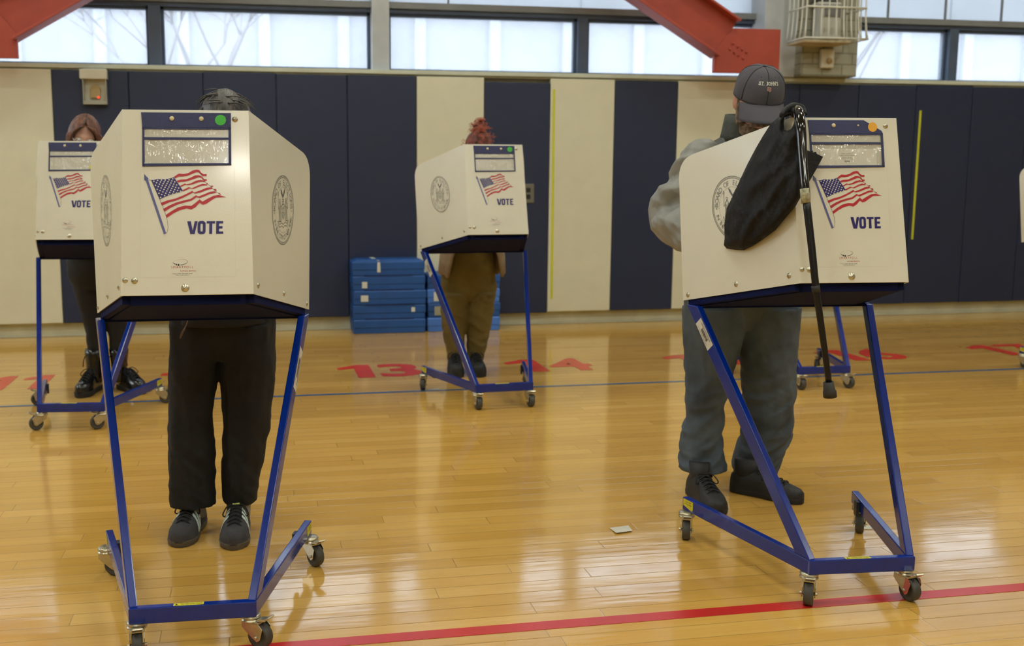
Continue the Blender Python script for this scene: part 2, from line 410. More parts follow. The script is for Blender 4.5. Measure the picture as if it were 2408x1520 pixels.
def f_flag():
    m = MB(); m.flat = True
    canton = [(170, 845), (205, 842), (235, 832), (280, 834), (325, 834), (360, 829), (395, 820), (420, 810), (455, 862), (490, 912), (525, 965), (490, 980), (440, 992), (380, 1010), (320, 1034), (265, 1060), (240, 1000), (205, 920)]
    put_poly(m, canton, ZP, 1)
    S = [([(420, 808), (475, 770), (530, 775), (580, 765), (630, 735), (680, 724), (705, 730), (725, 760), (755, 777), (788, 775)], [(788, 800), (748, 800), (722, 782), (698, 757), (670, 754), (622, 775), (570, 796), (520, 804), (475, 803), (437, 826)]),
         ([(450, 852), (500, 838), (560, 835), (610, 815), (660, 790), (700, 788), (728, 800), (755, 832), (790, 835)], [(790, 852), (758, 851), (728, 818), (695, 813), (640, 832), (590, 850), (540, 862), (500, 864), (466, 872)]),
         ([(487, 912), (545, 882), (562, 891), (610, 881), (670, 850), (720, 842), (765, 852)], [(776, 866), (730, 862), (690, 870), (640, 890), (580, 902), (550, 897), (500, 922)]),
         ([(515, 960), (590, 923), (625, 936), (700, 900), (745, 885), (790, 892)], [(798, 906), (760, 905), (720, 912), (640, 945), (600, 937), (530, 972)]),
         ([(275, 1100), (360, 1070), (440, 1052), (530, 1016), (590, 986), (628, 965), (650, 984), (720, 960), (790, 930), (840, 926)], [(862, 940), (790, 957), (720, 985), (660, 996), (635, 986), (590, 1010), (520, 1045), (440, 1076), (370, 1094), (290, 1130)]),
         ([(303, 1168), (370, 1130), (450, 1096), (540, 1071), (610, 1056), (670, 1016), (700, 1029), (760, 1005), (830, 976), (880, 970)], [(902, 988), (830, 1000), (760, 1030), (710, 1048), (680, 1036), (620, 1076), (560, 1091), (470, 1116), (390, 1152), (318, 1198)]),
         ([(333, 1235), (400, 1190), (470, 1150), (550, 1130), (620, 1134), (660, 1105), (712, 1062), (745, 1087), (800, 1055), (870, 1020), (930, 1012), (1012, 1038)], [(950, 1039), (900, 1041), (860, 1062), (790, 1110), (750, 1123), (712, 1100), (670, 1146), (620, 1175), (570, 1162), (490, 1182), (420, 1216), (345, 1266)])]
    for a, b in S: put_poly(m, a+b, ZP, 0)
    for q in ([(782, 876), (803, 878), (802, 893), (790, 890)], [(826, 912), (855, 905), (868, 918), (846, 921)], [(868, 945), (895, 945), (905, 965), (886, 963)], [(918, 990), (936, 990), (956, 1008), (940, 1008)]): put_poly(m, q, ZP, 0)
    put_line(m, [(705, 732), (735, 795), (772, 868), (830, 912), (880, 960), (940, 1006)], 3, ZP, 3)
    # stars
    P00, P10, P11, P01 = V((188, 852)), V((412, 822)), V((508, 972)), V((272, 1050))
    for r in range(9):
        n = 6 if r % 2 == 0 else 5
        for c in range(n):
            s = (c+(0 if n == 6 else .5))/5*.94+.03; t = r/8*.92+.04
            sag = 10*sin(s*pi*2.0)*-1
            p = (P00*(1-s)+P10*s)*(1-t)+(P01*(1-s)+P11*s)*t; p.y += sag*.6
            pts = []
            for k in range(10):
                rr = 11.5 if k % 2 == 0 else 4.8; an = -pi/2+k*pi/5
                pts.append((p.x+rr*cos(an), p.y+rr*sin(an)))
            put_poly(m, pts, ZPh(.0011), 2)
    # pole
    put_poly(m, [(92, 776), (114, 800), (138, 825), (133, 843), (104, 853), (90, 840)], ZP, 4)
    put_poly(m, [(108, 850), (134, 842), (340, 1436), (315, 1448)], ZP, 4)
    put_line(m, [(92, 776), (110, 852)], 3, ZPh(.001), 3)
    put_line(m, [(135, 843), (170, 845), (265, 1060), (300, 1140), (345, 1266), (356, 1320), (362, 1370), (356, 1410), (340, 1437)], 3, ZP, 3)
    return m.build('flag_print', [M_PRINTRED, M_PRINTBLUE, M_PRINTWHITE, M_LINE, M_POLE])
def f_vote():
    m = MB(); m.flat = True
    put_poly(m, [(575, 1305), (616, 1305), (639, 1408), (660, 1305), (694, 1305), (660, 1447), (612, 1447)], ZP)
    def rr(x0, x1, y0, y1, r):
        o = []
        for cx, cy, a in ((x1-r, y0+r, -pi/2), (x1-r, y1-r, 0), (x0+r, y1-r, pi/2), (x0+r, y0+r, pi)):
            for i in range(6): o.append((cx+r*cos(a+i*pi/10), cy+r*sin(a+i*pi/10)))
        return o
    a = rr(693, 784, 1302, 1449, 34); b = rr(726, 752, 1332, 1419, 12); n = len(a)
    m.add([ZP(*p) for p in a+b], [(i, (i+1) % n, n+(i+1) % n, n+i) for i in range(n)])
    put_poly(m, [(795, 1305), (890, 1305), (890, 1331), (859, 1331), (859, 1446), (825, 1446), (825, 1331), (795, 1331)], ZP)
    put_poly(m, [(903, 1305), (983, 1305), (983, 1331), (936, 1331), (936, 1361), (975, 1361), (975, 1387), (936, 1387), (936, 1419), (985, 1419), (985, 1446), (903, 1446)], ZP)
    return m.build('vote_lettering', M_PRINTBLUE)
def f_logo():
    m = MB(); m.flat = True
    Q = lambda x, y: ZP((370+x/15.2-320)*4.75, (600+y/15.2-255)*4.75)
    # tapering swoosh
    n = 40; vs = []
    for i in range(n+1):
        t = -2.75+(i/n)*4.35; w = 2+17*max(0, (i/n-.25))**.8 if i < n*.8 else 17*(1-(i/n-.8)*1.2)
        cx, cy = 850, 360; x, y = 262*cos(t), 96*sin(t); rt = -.09
        X = cx+x*cos(rt)-y*sin(rt); Y = cy+x*sin(rt)+y*cos(rt); l = hypot(x/262, y/96)
        nx, ny = (x/262)/l, (y/96)/l
        vs += [Q(X+nx*w/2, Y+ny*w/2), Q(X-nx*w/2, Y-ny*w/2)]
    m.add(vs, [(2*i, 2*i+1, 2*i+3, 2*i+2) for i in range(n)], 0)
    for x, y, r in ((585, 370, 10), (615, 395, 14), (652, 418, 19), (706, 440, 27), (782, 455, 34)): put_disc(m, x, y, r, Q, 0)
    put_text(m, 'SMARTPOLL', Q, 920, 533, w=800, h=78, mi=1, bold=-.008, spacing=1.35)
    put_text(m, 'VOTING BOOTH', Q, 1125, 665, w=560, h=42, mi=2, bold=.02, spacing=1.4)
    put_text(m, 'TOLL FREE: 800-899-5858', Q, 930, 758, w=720, h=30, mi=0)
    put_text(m, 'www.smartpoll.us', Q, 935, 808, w=500, h=34, mi=0, bold=.01)
    # outline of the printed sheet
    o = MB(); 
    return m.build('maker_logo', [M_LINE, M_LOGORED, M_PRINTRED])
def f_sheet():
    m = MB(); m.flat = True
    Fh = ZPh(.0004)
    put_line(m, [(47, 690), (50, 1912), (1135, 1912), (1100, 690)], 2.0, Fh)
    return m.build('printed_sheet_edge', mat('sheet_edge', (196, 192, 176), .3))
def f_seal(sg):
    m = MB(); m.flat = True
    # local seal units: radius 1 = .111 m, wrapped onto the sheet about its middle
    R = .111; c = side_pt(sg, .5, .445)
    ea = side_pt(sg, 1, .445)-side_pt(sg, 0, .445); la = ea.length; ea.normalize()
    def q(x, y):
        x *= sg
        a = .5+x*R/la; Zt = c.z-y*R+0*ea.z
        t = side_pt(sg, a, 0).z; b_ = side_pt(sg, a, 1).z
        return side_pt(sg, a, (t-Zt)/(t-b_), .0012)
    put_ring(m, 0, 0, .985, 1.0, q); put_ring(m, 0, 0, .925, .937, q)
    for i in range(110):
        t = 2*pi*i/110; a, b = t, t+.035
        put_line(m, [(.937*cos(a), .937*sin(a)), (.985*cos(b), .985*sin(b))], .008, q)
    for i in range(84):
        t = 2*pi*i/84; put_disc(m, .655*cos(t), .655*sin(t), .011, q, n=5)
    top = 'BOARD OF ELECTIONS'; bot = 'IN THE CITY OF NEW YORK'
    for i, ch in enumerate(top):
        if ch == ' ': continue
        a = radians(-90+(i-(len(top)-1)/2)*10.2)
        put_text(m, ch, q, .79*cos(a), .79*sin(a), h=.155, bold=-.012, rot=a+pi/2)
    for i, ch in enumerate(bot):
        if ch == ' ': continue
        a = radians(90-(i-(len(bot)-1)/2)*6.4)
        put_text(m, ch, q, .79*cos(a), .79*sin(a), h=.135, bold=-.012, rot=a-pi/2)
    for sx in (-1, 1): put_ring(m, .79*sx, 0.06, .012, .026, q, n=12)
    # arms: eagle on a globe, shield, two standing figures, ribbon
    w = .014
    put_poly(m, [(-.03, -.36), (-.16, -.5), (-.2, -.62), (-.1, -.56), (-.04, -.46), (0, -.42), (.04, -.46), (.12, -.56), (.22, -.66), (.17, -.5), (.03, -.36), (0, -.33)], q)
    put_ring(m, 0, -.24, .07, .085, q, n=20); put_line(m, [(-.08, -.24), (.08, -.24)], w, q); put_line(m, [(-.06, -.29), (0, -.31), (.06, -.29)], w, q)
    put_line(m, [(-.12, -.15), (.12, -.15), (.13, .08), (.08, .2), (0, .27), (-.08, .2), (-.13, .08), (-.12, -.15)], w, q)
    put_ring(m, 0, .02, .05, .064, q, n=16)
    for k in range(5): put_line(m, [(-.1, .08+.03*k), (.1, .08+.03*k)], .008, q)
    put_line(m, [(-.1, -.02), (-.03, -.1), (.03, -.03), (.1, -.09)], w, q)
    for s in (-1, 1):
        put_ring(m, .28*s, -.28, .035, .05, q, n=14)
        put_line(m, [(.28*s, -.23), (.22*s, -.16), (.2*s, .0), (.18*s, .3)], w*1.4, q)
        put_line(m, [(.29*s, -.23), (.36*s, -.14), (.36*s, .05), (.38*s, .32), (.18*s, .32)], w*1.4, q)
        put_line(m, [(.26*s, -.12), (.27*s, .1), (.24*s, .3)], w, q); put_line(m, [(.31*s, -.1), (.32*s, .1), (.31*s, .3)], w, q)
        put_line(m, [(.23*s, -.14), (.14*s, -.1)], w*1.6, q); put_line(m, [(.35*s, -.12), (.43*s, -.02), (.42*s, -.4)], w, q)
        put_line(m, [(.42*s, -.4), (.39*s, -.46), (.42*s, -.52), (.45*s, -.46), (.42*s, -.4)], w, q)
    put_line(m, [(-.48, .3), (-.34, .4), (-.15, .36), (0, .42), (.15, .36), (.34, .4), (.48, .3)], w, q)
    put_line(m, [(-.44, .4), (-.32, .49), (-.15, .45), (0, .51), (.15, .45), (.32, .49), (.44, .4)], w, q)
    put_line(m, [(-.48, .3), (-.44, .4)], w, q); put_line(m, [(.48, .3), (.44, .4)], w, q)
    return m.build('seal_print', M_SEAL)
def f_pocket(cut):
    m = MB()
    def slab(pts, h0, h1, mi=0):
        P = [PF(*Zc(*p), h0) for p in pts]; m.prism(P, NF*(h1-h0), mi)
    hd = [(52, 70), (1050, 68), (1054, 240), (66, 240)] if not cut else [(52, 70), (800, 68), (1035, 205), (1054, 240), (66, 240)]
    slab(hd, .0008, .0035)
    for q in ([(66, 240), (88, 240), (96, 690), (70, 690)], [(1026, 240), (1054, 240), (1065, 672), (1034, 672)], [(70, 658), (1064, 652), (1065, 674), (70, 690)], [(88, 357), (1030, 355), (1032, 380), (90, 387)], [(66, 238), (1054, 236), (1054, 262), (66, 264)]): slab(q, .0008, .003)
    return m.build('document_pocket', M_NAVYCLOTH, bevel=.0006)
def f_window(k):
    q = [(84, 258), (1030, 258), (1030, 360), (84, 360)] if k == 0 else [(88, 382), (1034, 380), (1038, 662), (92, 662)]
    m = MB(); nx, ny = 40, 10 if k == 0 else 20; vs = []
    for j in range(ny+1):
        for i in range(nx+1):
            s, t = i/nx, j/ny
            x = q[0][0]+(q[1][0]-q[0][0])*s; y = q[0][1]+(q[3][1]-q[0][1])*t
            e = min(s, 1-s, t*.4, (1-t)*.4)*8; e = min(1, e)
            h = .0022+.0032*e*(noise.noise(V((x*.012, y*.004, 5)))+.35*noise.noise(V((x*.035, y*.012, 9)))+.4)
            vs.append(PF(*Zc(x, y), max(.0016, h)))
    m.add(vs, [(j*(nx+1)+i, j*(nx+1)+i+1, (j+1)*(nx+1)+i+1, (j+1)*(nx+1)+i) for j in range(ny) for i in range(nx)], 0, True)
    m.flat = True
    return m.build('vinyl_window', M_VINYL)
def f_snap(x, r=29):
    def g():
        m = MB(); p = PF(*Zc(x, 139), .003); z = NF; rot = z.to_track_quat('Z', 'Y').to_matrix().to_4x4()
        k = r/29*.0068
        m.lathe([(k, 0), (k, .0015), (k*.85, .003), (k*.5, .0042), (k*.1, .0046)], 18, M=Matrix.Translation(p) @ rot); return m.build('snap_button', M_SNAP)
    return g
def f_dot(mt, x=935, y=153, r=62):
    def g():
        m = MB(); m.flat = True; put_disc(m, x, y, r, ZPh(.0042), n=32); return m.build('colour_dot', mt)
    return g
def screw_mesh(m, p, n, s=1.0):
    M4 = Matrix.Translation(p) @ n.to_track_quat('Z', 'Y').to_matrix().to_4x4()
    m.lathe([(.0085*s, 0), (.0085*s, .001), (.0055*s, .0012), (.005*s, .003), (.0025*s, .0042), (.0005, .0044)], 16, M=M4)
    m.box((-.005*s, -.0006, .0038), (.005*s, .0006, .0046), 1, M=M4 @ Matrix.Rotation(.6, 4, 'Z'))
def f_screw(p, n, s=1.0):
    def g():
        m = MB(); screw_mesh(m, p, n, s); return m.build('screw', [M_ZINC, M_LINE])
    return g
def f_shelf():
    m = MB(); i = .006
    p = [V((-FB.x+i, .004, FB.z+.004)), V((FB.x-i, .004, FB.z+.004)), V((RB.x-i, RB.y-.004, RB.z+.006)), V((-RB.x+i, RB.y-.004, RB.z+.006))]
    m.prism(p, V((0, .0042, .0196)))
    return m.build('writing_shelf', M_BOARD)
def f_top():
    m = MB(); i = .007
    p = [V((-FB.x+i, .012, FB.z+.0245)), V((FB.x-i, .012, FB.z+.0245)), V((RB.x-i, RB.y-.002, RB.z+.0262)), V((-RB.x+i, RB.y-.002, RB.z+.0262))]
    m.prism(p, V((0, .0004, .0018))); return m.build('laminate_top', mat('pale_grey_laminate', (188, 188, 180), .35))
def f_tray():
    m = MB()
    def tp(x, y, d): z = FB.z+.004+(RB.z-FB.z)*(y/RB.y); return V((x, y, z-d))
    def wx(y): return FB.x+(RB.x-FB.x)*y/RB.y
    a = [(-wx(.02)+.03, .02), (wx(.02)-.03, .02), (wx(.55)-.035, .555), (-wx(.55)+.035, .555)]
    m.prism([tp(x, y, .001) for x, y in a], V((0, 0, -.03)))
    # side rails and the rear rail
    for s in (-1, 1): m.bar(tp(s*(wx(.03)-.02), .03, .014), tp(s*(wx(.56)-.02), .56, .014), (1, 0, 0), .025, .025)
    m.bar(tp(-wx(.56)+.012, .56, .018), tp(wx(.56)-.012, .56, .018), (0, 1, 0), .03, .034)
    m.bar(tp(-.15, .03, .012), tp(.15, .03, .012), (0, 1, 0), .02, .02)
    return m.build('under_tray', M_NAVYSTEEL, bevel=.002)
# base frame: the side plane goes from the front corner to the runner end
SX, SY = .179, -.138; EX, EY = .355, .529; LTX, LTY, LTZ = .330, .537, .888
DR = V((EX-SX, EY-SY, 0)); RL = DR.length; DR.normalize()
def side_plane(sg, s, z, h=0.0):
    n = V((DR.y, -DR.x, 0))
    p = V((SX-.0125, SY, 0))+DR*s+n*h; return V((p.x*sg, p.y, z))
def f_runner(sg):
    m = MB(); a = [side_plane(sg, s, z, -.0125) for s, z in ((0, .099), (RL, .099), (RL, .147), (0, .147))]
    b = side_plane(sg, 0, .1, .0125)-side_plane(sg, 0, .1, -.0125); m.prism(a, b)
    return m.build('runner', M_BLUE, bevel=.003)
def f_leg(sg):
    m = MB(); top = RL-.0
    a = [side_plane(sg, s, z, -.0125) for s, z in ((-.004, .147), (.062, .147), (top+.018, LTZ), (top-.048, LTZ))]
    b = side_plane(sg, 0, .1, .0125)-side_plane(sg, 0, .1, -.0125); m.prism(a, b)
    return m.build('leg', M_BLUE, bevel=.003)
def f_cross():
    m = MB(); m.box((-SX, SY-.0125, .099), (SX, SY+.0125, .147)); return m.build('crossbar', M_BLUE, bevel=.003)
def f_caster_body():
    m = MB()
    m.lathe([(.006, .1), (.02, .1), (.027, .098), (.030, .092), (.026, .087), (.030, .083), (.029, .0785), (.02, .077)], 24)
    for s in (-1, 1):
        pts = [V((-.02, s*.0185, .082)), V((.036, s*.0185, .082)), V((.054, s*.0185, .066)), V((.045, s*.0185, .032)), V((.034, s*.0185, .024)), V((.022, s*.0185, .03)), V((-.022, s*.0185, .062))]
        m.prism(pts, V((0, s*.0025, 0)))
    m.box((-.021, -.021, .0765), (.04, .021, .083))
    M4 = Matrix.Translation((.032, 0, .0375)) @ Matrix.Rotation(pi/2, 4, 'X')
    m.lathe([(.0055, -.027), (.0055, .027)], 8, M=M4)
    return m.build('caster', M_ZINC, bevel=.0012)
def f_wheel():
    m = MB(); M4 = Matrix.Translation((.032, 0, .0375)) @ Matrix.Rotation(pi/2, 4, 'X')
    m.lathe([(.012, -.0135), (.024, -.0125), (.028, -.0152), (.0345, -.0145), (.0368, -.0105), (.0375, -.004), (.0375, .004), (.0368, .0105), (.0345, .0145), (.028, .0152), (.024, .0125), (.012, .0135)], 36, M=M4)
    return m.build('wheel', M_TYRE)
def f_pedal():
    m = MB(); m.prism([V((.03, -.016, .084)), V((.058, -.013, .088)), V((.072, -.011, .1)), V((.068, -.011, .103)), V((.054, -.013, .094)), V((.03, -.016, .09))], V((0, .028, 0)))
    m.box((.062, -.02, .096), (.068, .02, .1))
    return m.build('brake_pedal', M_ZINC, bevel=.001)
def f_warn(sg):
    m = MB(); m.flat = True
    Q = lambda x, y: side_plane(sg, RL-.006-.062*x if sg < 0 else RL-.068+.062*x, .143-.038*y, .0131)
    put_poly(m, [(0, 0), (1, 0), (1, .8), (.9, 1), (.2, .75), (0, .7)] if sg < 0 else [(0, 0), (1, 0), (1, .7), (.8, .75), (.1, 1), (0, .8)], Q, 0)
    Q2 = lambda x, y: Q(x, y)+(side_plane(sg, 0, 0, .0004)-side_plane(sg, 0, 0, 0))
    put_text(m, 'CAUTION', Q2, .52, .2, w=.55, h=.15, mi=1); put_text(m, 'DO NOT STEP', Q2, .5, .45, w=.7, h=.14, mi=1)
    return m.build('warning_sticker', [M_YELLOW, M_LINE])
def f_step():
    m = MB(); m.flat = True
    Q = lambda x, y: V((-.055+.085*x, SY+.0075-.018*y, .1474))
    put_poly(m, [(0, 0), (1, 0), (1, 1), (0, 1)], Q, 0)
    Q2 = lambda x, y: Q(x, y)+V((0, 0, .0003))
    put_text(m, 'DO NOT STEP / CLIMB', Q2, .6, .5, w=.7, h=.45, mi=1); put_poly(m, [(.05, .8), (.1, .15), (.15, .8)], Q2, 1)
    return m.build('step_warning_sticker', [M_YELLOW, M_LINE])
def f_barcode(sg):
    m = MB(); m.flat = True
    # on the outer face of the leg, turned along it
    def leg_pt(t, w, h): 
        s = .03+(RL-.015-.03)*t; z = .147+(LTZ-.147)*t
        d = V((RL-.045, LTZ-.147)).normalized(); s += -d.y*w*1.0; z += d.x*w
        return side_plane(sg, s, z, h)
    n0 = .0131
    Q = lambda x, y: leg_pt(.93-.12*x if sg < 0 else .70+.16*x, (.5-y)*.04 if sg < 0 else (y-.5)*.04, n0)
    put_poly(m, [(0, 0), (1, 0), (1, 1), (0, 1)], Q, 0)
    Q2 = lambda x, y: Q(x, y)+(side_plane(sg, 0, 0, .0004)-side_plane(sg, 0, 0, 0))
    x = .3
    while x < .75:
        w = random.choice((.008, .014, .02)); put_poly(m, [(x, .35), (x+w, .35), (x+w, .7), (x, .7)], Q2, 1); x += w+random.choice((.008, .014))
    for y in (.12, .22, .82): put_poly(m, [(.15, y), (.85, y), (.85, y+.035), (.15, y+.035)], Q2, 1)
    return m.build('barcode_label', [M_LABEL, M_LINE])
def f_bracket(sg, s0):
    m = MB(); m.prism([side_plane(sg, s, z, -.0135) for s, z in ((s0, .085), (s0+.035, .085), (s0+.035, .14), (s0, .14))], side_plane(sg, 0, 0, -.012)-side_plane(sg, 0, 0, 0))
    return m.build('stop_bracket', mat('dark_steel_bracket', (52, 56, 68), .4, metal=.5))

def booth(x, y, rz, label, dot='green', cut=False, casters=(0, 0, 0, 0), bar=None, reds=()):
    b = empty('voting_booth', (x, y, 0), rz); tag(b, label, 'voting booth', 'voting booths on the gym floor')
    fp = place('front_panel', f_front, b)
    for sg in (-1, 1):
        sp = place('side_panel', lambda: f_side(sg), b) if False else place(f'side{sg}', lambda: f_side(sg), b, 'side_panel')
        place(f'seal{sg}', lambda: f_seal(sg), sp, 'seal_print')
    place('flag_print', f_flag, fp); place('vote_lettering', f_vote, fp); place('maker_logo', f_logo, fp); place('sheet', f_sheet, fp, 'printed_sheet')
    pk = place(f'pocket{cut}', lambda: f_pocket(cut), b, 'document_pocket')
    place('vw0', lambda: f_window(0), pk, 'vinyl_window'); place('vw1', lambda: f_window(1), pk, 'vinyl_window')
    place('sn0', f_snap(392), pk, 'snap_button'); place('sn1' if not cut else 'sn1c', f_snap(720, 29 if not cut else 14), pk, 'snap_button')
    if dot == 'green': d = place('dotg', f_dot(M_GREEN), pk, 'colour_dot'); d['label'] = 'round green paper dot'
    elif dot == 'amber': d = place('doto', f_dot(M_ORANGE, 915, 158, 62), pk, 'colour_dot'); d['label'] = 'round amber paper dot'
    elif dot == 'low': d = place('dotl', f_dot(M_YELLOW, 970, 600, 45), pk, 'colour_dot'); d['label'] = 'small yellow sticker in the pocket corner'
    if cut:
        def card():
            m = MB(); m.flat = True; put_poly(m, [(200, 440), (960, 440), (960, 655), (200, 655)], ZPh(.0012), 0)
            Q = ZPh(.0014)
            for i, (t, w) in enumerate((('QN24 - JUDGE 12', 150), ('Judge Charles Vallone', 205), ('52-55 31 Street', 120), ('Astoria, NY 11106', 150))): put_text(m, t, Q, 560, 505+i*22, w=w, h=13, mi=1)
            for k in range(9): put_poly(m, [(525+k*8, 592), (529+k*8, 592), (529+k*8, 614), (525+k*8, 614)], Q, 1)
            return m.build('address_card', [M_PRINTWHITE, M_SEAL])
        place('card', card, pk, 'address_card')
    # screws
    for i, (px, py, s) in enumerate(((296, 663, .9), (318, 664, 1.1), (438, 682, 1.35), (551, 284, 1.0))):
        u, v = Zc((px-320)*4.75, (py-255)*4.75); place(f'scr{i}', f_screw(PF(u, v, 0), NF, s), b, 'screw')
    for sg in (-1, 1):
        n = side_pt(sg, 0, 0, 1)-side_pt(sg, 0, 0, 0)
        for i, (a, bb) in enumerate(((.07, .945), (.5, .945), (.95, .965))): place(f'ss{sg}{i}', f_screw(side_pt(sg, a, bb), n, 1.1), b, 'screw')
    place('writing_shelf', f_shelf, b); place('laminate_top', f_top, b); place('under_tray', f_tray, b)
    place('crossbar', f_cross, b)
    for sg in (-1, 1):
        lg = place(f'leg{sg}', lambda: f_leg(sg), b, 'leg'); rn = place(f'run{sg}', lambda: f_runner(sg), b, 'runner')
        place(f'warn{sg}', lambda: f_warn(sg), rn, 'warning_sticker')
        place(f'brk{sg}', lambda: f_bracket(sg, RL-.13), rn, 'stop_bracket')
        if bar == sg: place(f'bar{sg}', lambda: f_barcode(sg), lg, 'barcode_label')
    place('step', f_step, b, 'step_warning_sticker')
    pv = [(-.162, -.118), (.162, -.118), (-.348, .495), (.348, .495)]
    for i, (px, py) in enumerate(pv):
        c = place('caster', f_caster_body, b); c.location = (px, py, 0); c.rotation_euler = (0, 0, radians(casters[i])-rz)
        w = place('wheel', f_wheel, c); p = place('brake_pedal', f_pedal, c)
        if i in reds:
            c['label'] = 'caster with red paint on its fork'
            m = MB()
            for s in (-1, 1): m.prism([V((.05, s*.0212, .078)), V((.056, s*.0212, .06)), V((.044, s*.0212, .028)), V((.034, s*.0212, .022)), V((.024, s*.0212, .03)), V((.034, s*.0212, .078))], V((0, s*.0006, 0)))
            m.build('red_paint', mat('worn_red_paint', (178, 92, 84), .5), c)
    return b
BA = (-.1934, 2.9668, -.0299); BB = (1.9079, 2.9513, -.0715); BC = (1.4304, 5.8384, .0586); BD = (-.9833, 5.7332, -.1092); BE = (3.6171, 6.0056, -.0138)
# ------------------------------------------------------------------ room
X0, X1, Y0, Y1, ZC = -8.0, 14.0, -7.0, 9.0, 6.4
m = MB(); m.box((X0, Y0, -.1), (X1, Y1, 0)); struct(m.build('floor', floor_mat()))
m = MB(); m.box((X0, Y1, 0), (X1, Y1+.25, 2.25)); m.box((X0, Y1, 3.7), (X1, Y1+.25, ZC)); struct(m.build('wall_back', M_WALL))
m = MB(); m.box((X0, Y0-.25, 0), (X1, Y0, ZC)); struct(m.build('wall_front', M_WHITEWALL))
m = MB(); m.box((X0-.25, Y0, 0), (X0, Y1, 2.4)); m.box((X0-.25, Y0, 5.0), (X0, Y1, ZC))
m.box((X0-.25, Y0, 2.4), (X0, 5.0, 5.0)); m.box((X0-.25, 8.7, 2.4), (X0, Y1, 5.0))
struct(m.build('wall_left', M_WHITEWALL))
m = MB(); m.box((X1, Y0, 0), (X1+.25, Y1, ZC)); struct(m.build('wall_right', M_WHITEWALL))
m = MB(); m.box((X0, Y0, ZC), (X1, Y1, ZC+.2)); struct(m.build('ceiling', mat('ceiling_paint', (170, 166, 152), .9)))
m = MB(); m.box((X0, 8.975, 0), (X1, 9.0, .125)); m.box((X0, 8.968, .0), (X1, 8.975, .018)); struct(m.build('baseboard_back', M_BASE, bevel=.003))
m = MB(); m.box((X0, 8.9, 2.252), (X1, 9.3, 2.288)); m.box((X0, 8.93, 2.236), (X1, 9.0, 2.252)); struct(m.build('trim_1', M_RAIL, bevel=.004))

# wall pads, one thing each
PW = .6096; PX0 = -1.6186
cols = 'CCCCCNNNNNCNCNCNNNNNNNNNN'      # seam index -5 .. 
names = {
 -5: 'cream wall pad far beside the cream run next to the navy pads', -4: 'cream wall pad two pads before the red brace foot', -3: 'cream wall pad outside the red brace foot', -2: 'cream wall pad below the left red gusset plate', -1: 'cream wall pad directly beside the first navy pad with the thermostat box',
 0: 'navy wall pad with the thermostat box over its top', 1: 'navy wall pad just right of the thermostat box pad', 2: 'navy wall pad behind the dark-haired voter at the nearest left booth', 3: 'navy wall pad with a small pale scuff, beside the blue step stack', 4: 'navy wall pad behind the taller stack of blue steps',
 5: 'single cream wall pad behind the red-haired voter', 6: 'navy wall pad with the grey metal outlet plate', 7: 'cream wall pad with a yellow tape strip on its left edge', 8: 'single navy wall pad between two cream pads', 9: 'cream wall pad directly left of the man in the cap',
 10: 'navy wall pad behind the man in the grey cap', 11: 'navy wall pad below the block column with the wire cage', 12: 'navy wall pad left of the short yellow tape strip', 13: 'navy wall pad just right of the short yellow tape strip', 14: 'plain navy wall pad, second beyond the short yellow tape strip', 15: 'plain navy wall pad, third beyond the short yellow tape strip', 16: 'plain navy wall pad, fourth beyond the short yellow tape strip'}
for k in range(-5, 17):
    cream = k < 0 or k in (5, 7, 9)
    x = PX0+PW*k; t = random.uniform(-.006, .004) if k >= 0 else 0
    if k == 6: t = -.03
    def pm():
        m = MB(); m.box((.0025, 0, 0), (PW-.0025, .055, 2.115)); m.box((.02, .055, .05), (PW-.02, .068, 2.05)); return m.build('wall_pad', M_CREAM_PAD, bevel=.012, seg=3)
    o = proto('padC' if cream else 'padN', pm).copy(); COL.objects.link(o); o.name = 'wall_pad'
    if not cream and not o.data.name.startswith('navy'):
        if 'navy' not in PROTO:
            d = o.data.copy(); d.name = 'navy_pad'; d.materials[0] = M_NAVY_PAD; PROTO['navy'] = d
        o.data = PROTO['navy']
    o.location = (x, 8.906, .125+t*.3); o.scale = (1, 1, 1+t/2)
    tag(o, names[k], 'wall pad', 'padded panels along the gym wall')
